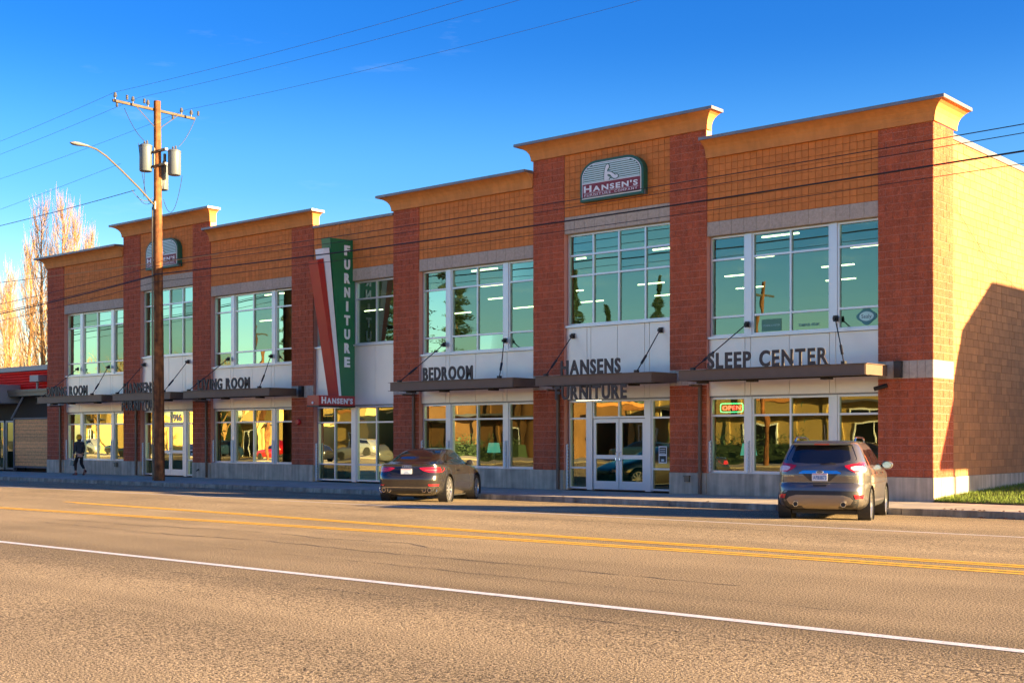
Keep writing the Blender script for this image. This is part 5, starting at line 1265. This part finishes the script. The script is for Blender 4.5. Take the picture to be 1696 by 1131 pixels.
street_building(-50.5, -31, -26, -13.5, 4.6, M_CREAM, 'cream stucco shop across the street, opposite the rightmost bay', [(-49.6,-47.2,.1,3.0), (-43.5,-41.6,.2,2.5), (-36,-33.5,.2,2.6)])
street_building(-29, -8, -26, -14.5, 4.2, M_TAN, 'brown workshop across the street behind the photographer', [(-26,-23,.2,2.6)])
street_building(-57.6, -53.4, -30, -20, 4.0, M_CREAM, 'narrow cream building across the street, opposite the double doors', [(-56.6,-55.9,.3,2.4)])
street_building(-77, -61, -28, -13.5, 4.5, M_TAN, 'brown building across the street, opposite the bedroom windows', [(-75.5,-74.2,.2,3.2), (-65.5,-64,.8,2.2)])
street_building(-89, -84, -28, -17, 4.2, M_CREAM, 'small yellow house across the street, opposite the blade sign', [(-86.5,-85.5,.8,2.2)])
street_building(-101.5, -96.5, -28, -15, 4.4, M_CREAM, 'yellow garage across the street, opposite the living room windows', [(-100.8,-99,.1,2.6)])
street_building(-129, -125, -28, -15, 4.4, M_CREAM, 'far yellow building across the street, opposite the dining room windows', [(-128,-127,.1,2.6)])
def hedge(x0, x1, y, h_, seed, label):
    T = thing('hedge', label, 'hedge', ((x0+x1)/2, y, 0), group='hedges across the street'); r_ = random.Random(seed)
    MB().box(x0, x1, y - .5, y + .5, -.1, h_*.8).build('stem_mass', M_LEAFC, T); b = MB()
    for i in range(int((x1-x0)*220)):
        c_ = Vector((r_.uniform(x0, x1), y + r_.gauss(.3,.35), abs(r_.gauss(h_*.6, h_*.35)))); s_ = r_.uniform(.08,.22)
        u = Vector((r_.gauss(0,1),r_.gauss(0,1),r_.gauss(0,1))).normalized()*s_; v = Vector((r_.gauss(0,1),r_.gauss(0,1),r_.gauss(0,1))).normalized()*s_*.5
        b.add([c_-u, c_+v, c_+u], [(0,1,2)])
    b.build('leaves', M_LEAFC, T)
hedge(-49, -37.5, -11.5, 1.5, 7, 'low hedge added as shade in front of the cream shop across the street')  # added hedge, stands in for the shadow on the shop's lower half in reflections
hedge(-73, -62, -11.5, 1.2, 8, 'low clipped hedge in front of the brown building across the street')
hedge(-60.5, -51, -31, 5.0, 1, 'tall dark hedge across the street, opposite the double doors')
hedge(-106, -77.5, -31, 5.2, 2, 'tall dark hedge across the street, opposite the blade sign')
hedge(-124, -106, -30, 5.2, 3, 'tall dark hedge across the street, opposite door 916')
hedge(-150, -134, -30, 5.0, 4, 'tall dark hedge at the far end of the opposite side')
def simple_car(x, y, rz, m_, label):
    T = thing('parked_car', label, 'car', (x, y, -.02), rz, group='cars parked across the street')
    Hs = Hull([(.2,.2,4.3,.8,6),(.35,.05,4.45,.9,6),(.6,.0,4.5,.92,6),(.8,.05,4.4,.91,6),(.9,.1,3.9,.88,6),(.95,.2,3.3,.84,6),(1.15,.45,2.9,.74,6),(1.35,.8,2.5,.64,5),(1.42,1.2,2.2,.5,4)])
    me = Hs.hull(18, 48).mesh('body', m_, True); link('body', me, T, True)
    Hs.patch([(.98,.5,3.0),(1.32,.95,2.45)], 'right', .006, 8).build('side_window', M_CGLASS, T, local=True); Hs.patch([(.98,.5,3.0),(1.32,.95,2.45)], 'left', .006, 8).build('side_window', M_CGLASS, T, local=True)
    for yy in (.85, 3.5):
        for s in (-1, 1): wb_ = MB(); wb_.lathe([(.01, s*.70), (.31, s*.70), (.33, s*.72), (.33, s*.90), (.31, s*.925), (.01, s*.925)], (0, yy, .33), 'x', 20, cap=False); wb_.build('wheel', M_RUBBER, T, local=True)
PB = [mat('paint_blue', (.02,.05,.10), .25, coat=1), mat('paint_black', (.01,.01,.012), .2, coat=1), mat('paint_red', (.45,.01,.01), .25, coat=1), mat('paint_silver', (.35,.36,.38), .3, metal=.5, coat=1)]
CARS = [(-31.5,-8,95,1,'black car across the street opposite the rightmost windows'), (-45.5,-7.5,92,0,'dark blue car across the street opposite the double doors'), (-73.0,-8,85,3,'silver car across the street opposite the blade sign'),
        (-80.5,-8.5,90,1,'black car across the street left of the silver one'), (-84.5,-7.5,90,2,'red car across the street opposite the living room window'), (-92,-8,10,0,'dark blue car across the street facing the road'), (-107,-8,90,1,'black car across the street opposite door 916'), (-114,-8,90,3,'silver car farthest along the opposite kerb')]
for x, y, a, mi, lab in CARS: simple_car(x, y, R(a), PB[mi], lab)
def conifer(x, y, H_, W_, seed, label):
    T = thing('conifer_tree', label, 'tree', (x, y, -.6), group='conifers across the street'); r_ = random.Random(seed)
    MB().tube([(x,y,-.6),(x,y,H_*.95)], .22, 7, r1=.03).build('trunk', M_BARK, T); b = MB()
    for i in range(9000):
        t = r_.random()**.8; z_ = H_*(.12 + .88*t); rad_ = W_*(1-t)**.85*(.6+.4*math.sin(z_*4.2+seed))*r_.random()**.45*r_.uniform(.7,1.15) + .05; a = r_.uniform(0,6.283); s_ = r_.uniform(.10,.26)*max(1, H_/17)
        c_ = Vector((x+rad_*math.cos(a), y+rad_*math.sin(a), z_ - rad_*.25)); u = Vector((r_.gauss(0,1),r_.gauss(0,1),r_.gauss(0,.5))).normalized()*s_; v = Vector((r_.gauss(0,1),r_.gauss(0,1),r_.gauss(0,.5))).normalized()*s_*.5
        b.add([c_-u, c_+v, c_+u], [(0,1,2)])
    b.build('crown', M_LEAFC, T)
def bare_tree(x, y, H_, seed, label):
    T = thing('bare_tree', label, 'tree', (x, y, -.6), group='bare broadleaved trees across the street'); r_ = random.Random(seed); tr = MB(); cr_ = MB()
    def grow(p, d, L_, r0, lvl):
        e = p + d*L_; (tr if lvl == 0 else cr_).tube([p, p.lerp(e,.5)+Vector((r_.uniform(-.05,.05)*L_,r_.uniform(-.05,.05)*L_,0)), e], r0, 5 if lvl < 2 else 3, r1=r0*.6, cap=False)
        if lvl >= 6: return
        for k_ in range(3 if lvl < 4 else 2):
            nd = (d + Vector((r_.gauss(0,.5), r_.gauss(0,.5), r_.gauss(.12,.3)))).normalized(); grow(e if k_ else p.lerp(e,.8), nd, L_*r_.uniform(.62,.82), r0*.6, lvl+1)
    grow(Vector((x,y,-.6)), Vector((0,0,1)), H_*.28, H_*.02, 0); tr.build('trunk', M_BARK, T); cr_.build('crown', M_BARK, T)
conifer(-79,-40,18.2,3.0,1,'tall conifer reflected left in the window above the double doors'); conifer(-75.5,-41,15.5,2.6,2,'shorter conifer reflected beside the tall one'); conifer(-68.0,-40,17.2,2.6,3,'slim conifer reflected right in the window above the double doors')
conifer(-96.5,-40,24,3.6,4,'broad conifer reflected in the left bedroom window'); conifer(-103.5,-38,33,7.0,5,'huge conifer reflected in the window right of the blade sign'); conifer(-109,-40,31,7.0,6,'huge conifer reflected in the window hidden by the blade sign')
conifer(-115,-38,27,4.5,7,'tall conifer standing left of the two huge ones'); conifer(-121.5,-38,24,2.2,8,'narrow conifer reflected in the right part of the living room window')
for x, y, h_, lab in ((-92.5,-10,11.5,'tree in the kerb strip reflected in the middle of the living room window'), (-97,-10.5,10,'small tree in the kerb strip left of the living room reflections'), (-105,-10,13,'tall tree in the kerb strip reflected above door 916'), (-118.5,-10,8.5,'low tree in the kerb strip reflected in the dining room window')): bare_tree(x, y, h_, int(-x), 'bare ' + lab)
def street_pole(x, y, label):
    T = thing('street_pole', label, 'pole', (x, y, 0), group='poles across the street'); MB().tube([(x,y,-.1),(x,y,11)], .16, 10, r1=.11).build('pole', M_WOODP, T); MB().box(x-.06, x+.06, y-1.1, y+1.1, 10.2, 10.32).build('crossarm', M_GALV, T)
street_pole(-37.2, -4.2, 'timber pole across the street opposite the rightmost bay'); street_pole(-84, -4.2, 'timber pole across the street opposite the living room bay')
for i, (x, y, h_) in enumerate(((-127,-35,14),(-134,-36,15),(-139,-38,12),(-152,-34,16),(-158,-36,15),(-172,-36,11),(-178,-38,10),(-184,-34,12))): bare_tree(x, y, h_, 50+i, ['slender bare tree','leaning bare tree','small bare tree','tall bare tree','wide bare tree','low bare tree','thin bare tree','far bare tree'][i] + ' reflected in the left upper windows')

# off the right edge: the neighbour whose shadow lies on the side wall
NB = thing('neighbour_building', 'gabled neighbouring building across the side lawn', 'building', (3, 42, 0))
XN = 2.0; t_ = (XN - (XR - .05)) / sv.x
def shadow_pt(y, z): return (y + sv.y * t_, z + sv.z * t_)
poly = [shadow_pt(*p) for p in ((31.13,.95),(31.28,1.25),(32.04,2.67),(32.32,3.46),(32.77,4.49),(34.87,5.89),(37.34,5.91),(50,5.95),(50,.80),(31.15,.80))]
b = MB(); b.prism(poly, XN, XN + .25, 'x'); b.build('gable_wall', M_TAN, NB)
a0 = shadow_pt(33.15, .78); b = MB(); b.box(XN, XN + .25, a0[0], 56, -.2, a0[1] + .02); b.build('wall', M_TAN, NB)
a1, a2 = shadow_pt(32.02, .8), shadow_pt(32.22, .8); b = MB(); b.box(XN, XN + .2, a1[0], a2[0], -.2, a1[1] + .02); b.build('post', M_DGREY, NB)
b = MB(); b.box(XN + .26, XN + 9, a0[0] + 5.5, 56, -.2, 6.0); b.build('rear_wing', M_TAN, NB)
print('objects', len(bpy.data.objects))
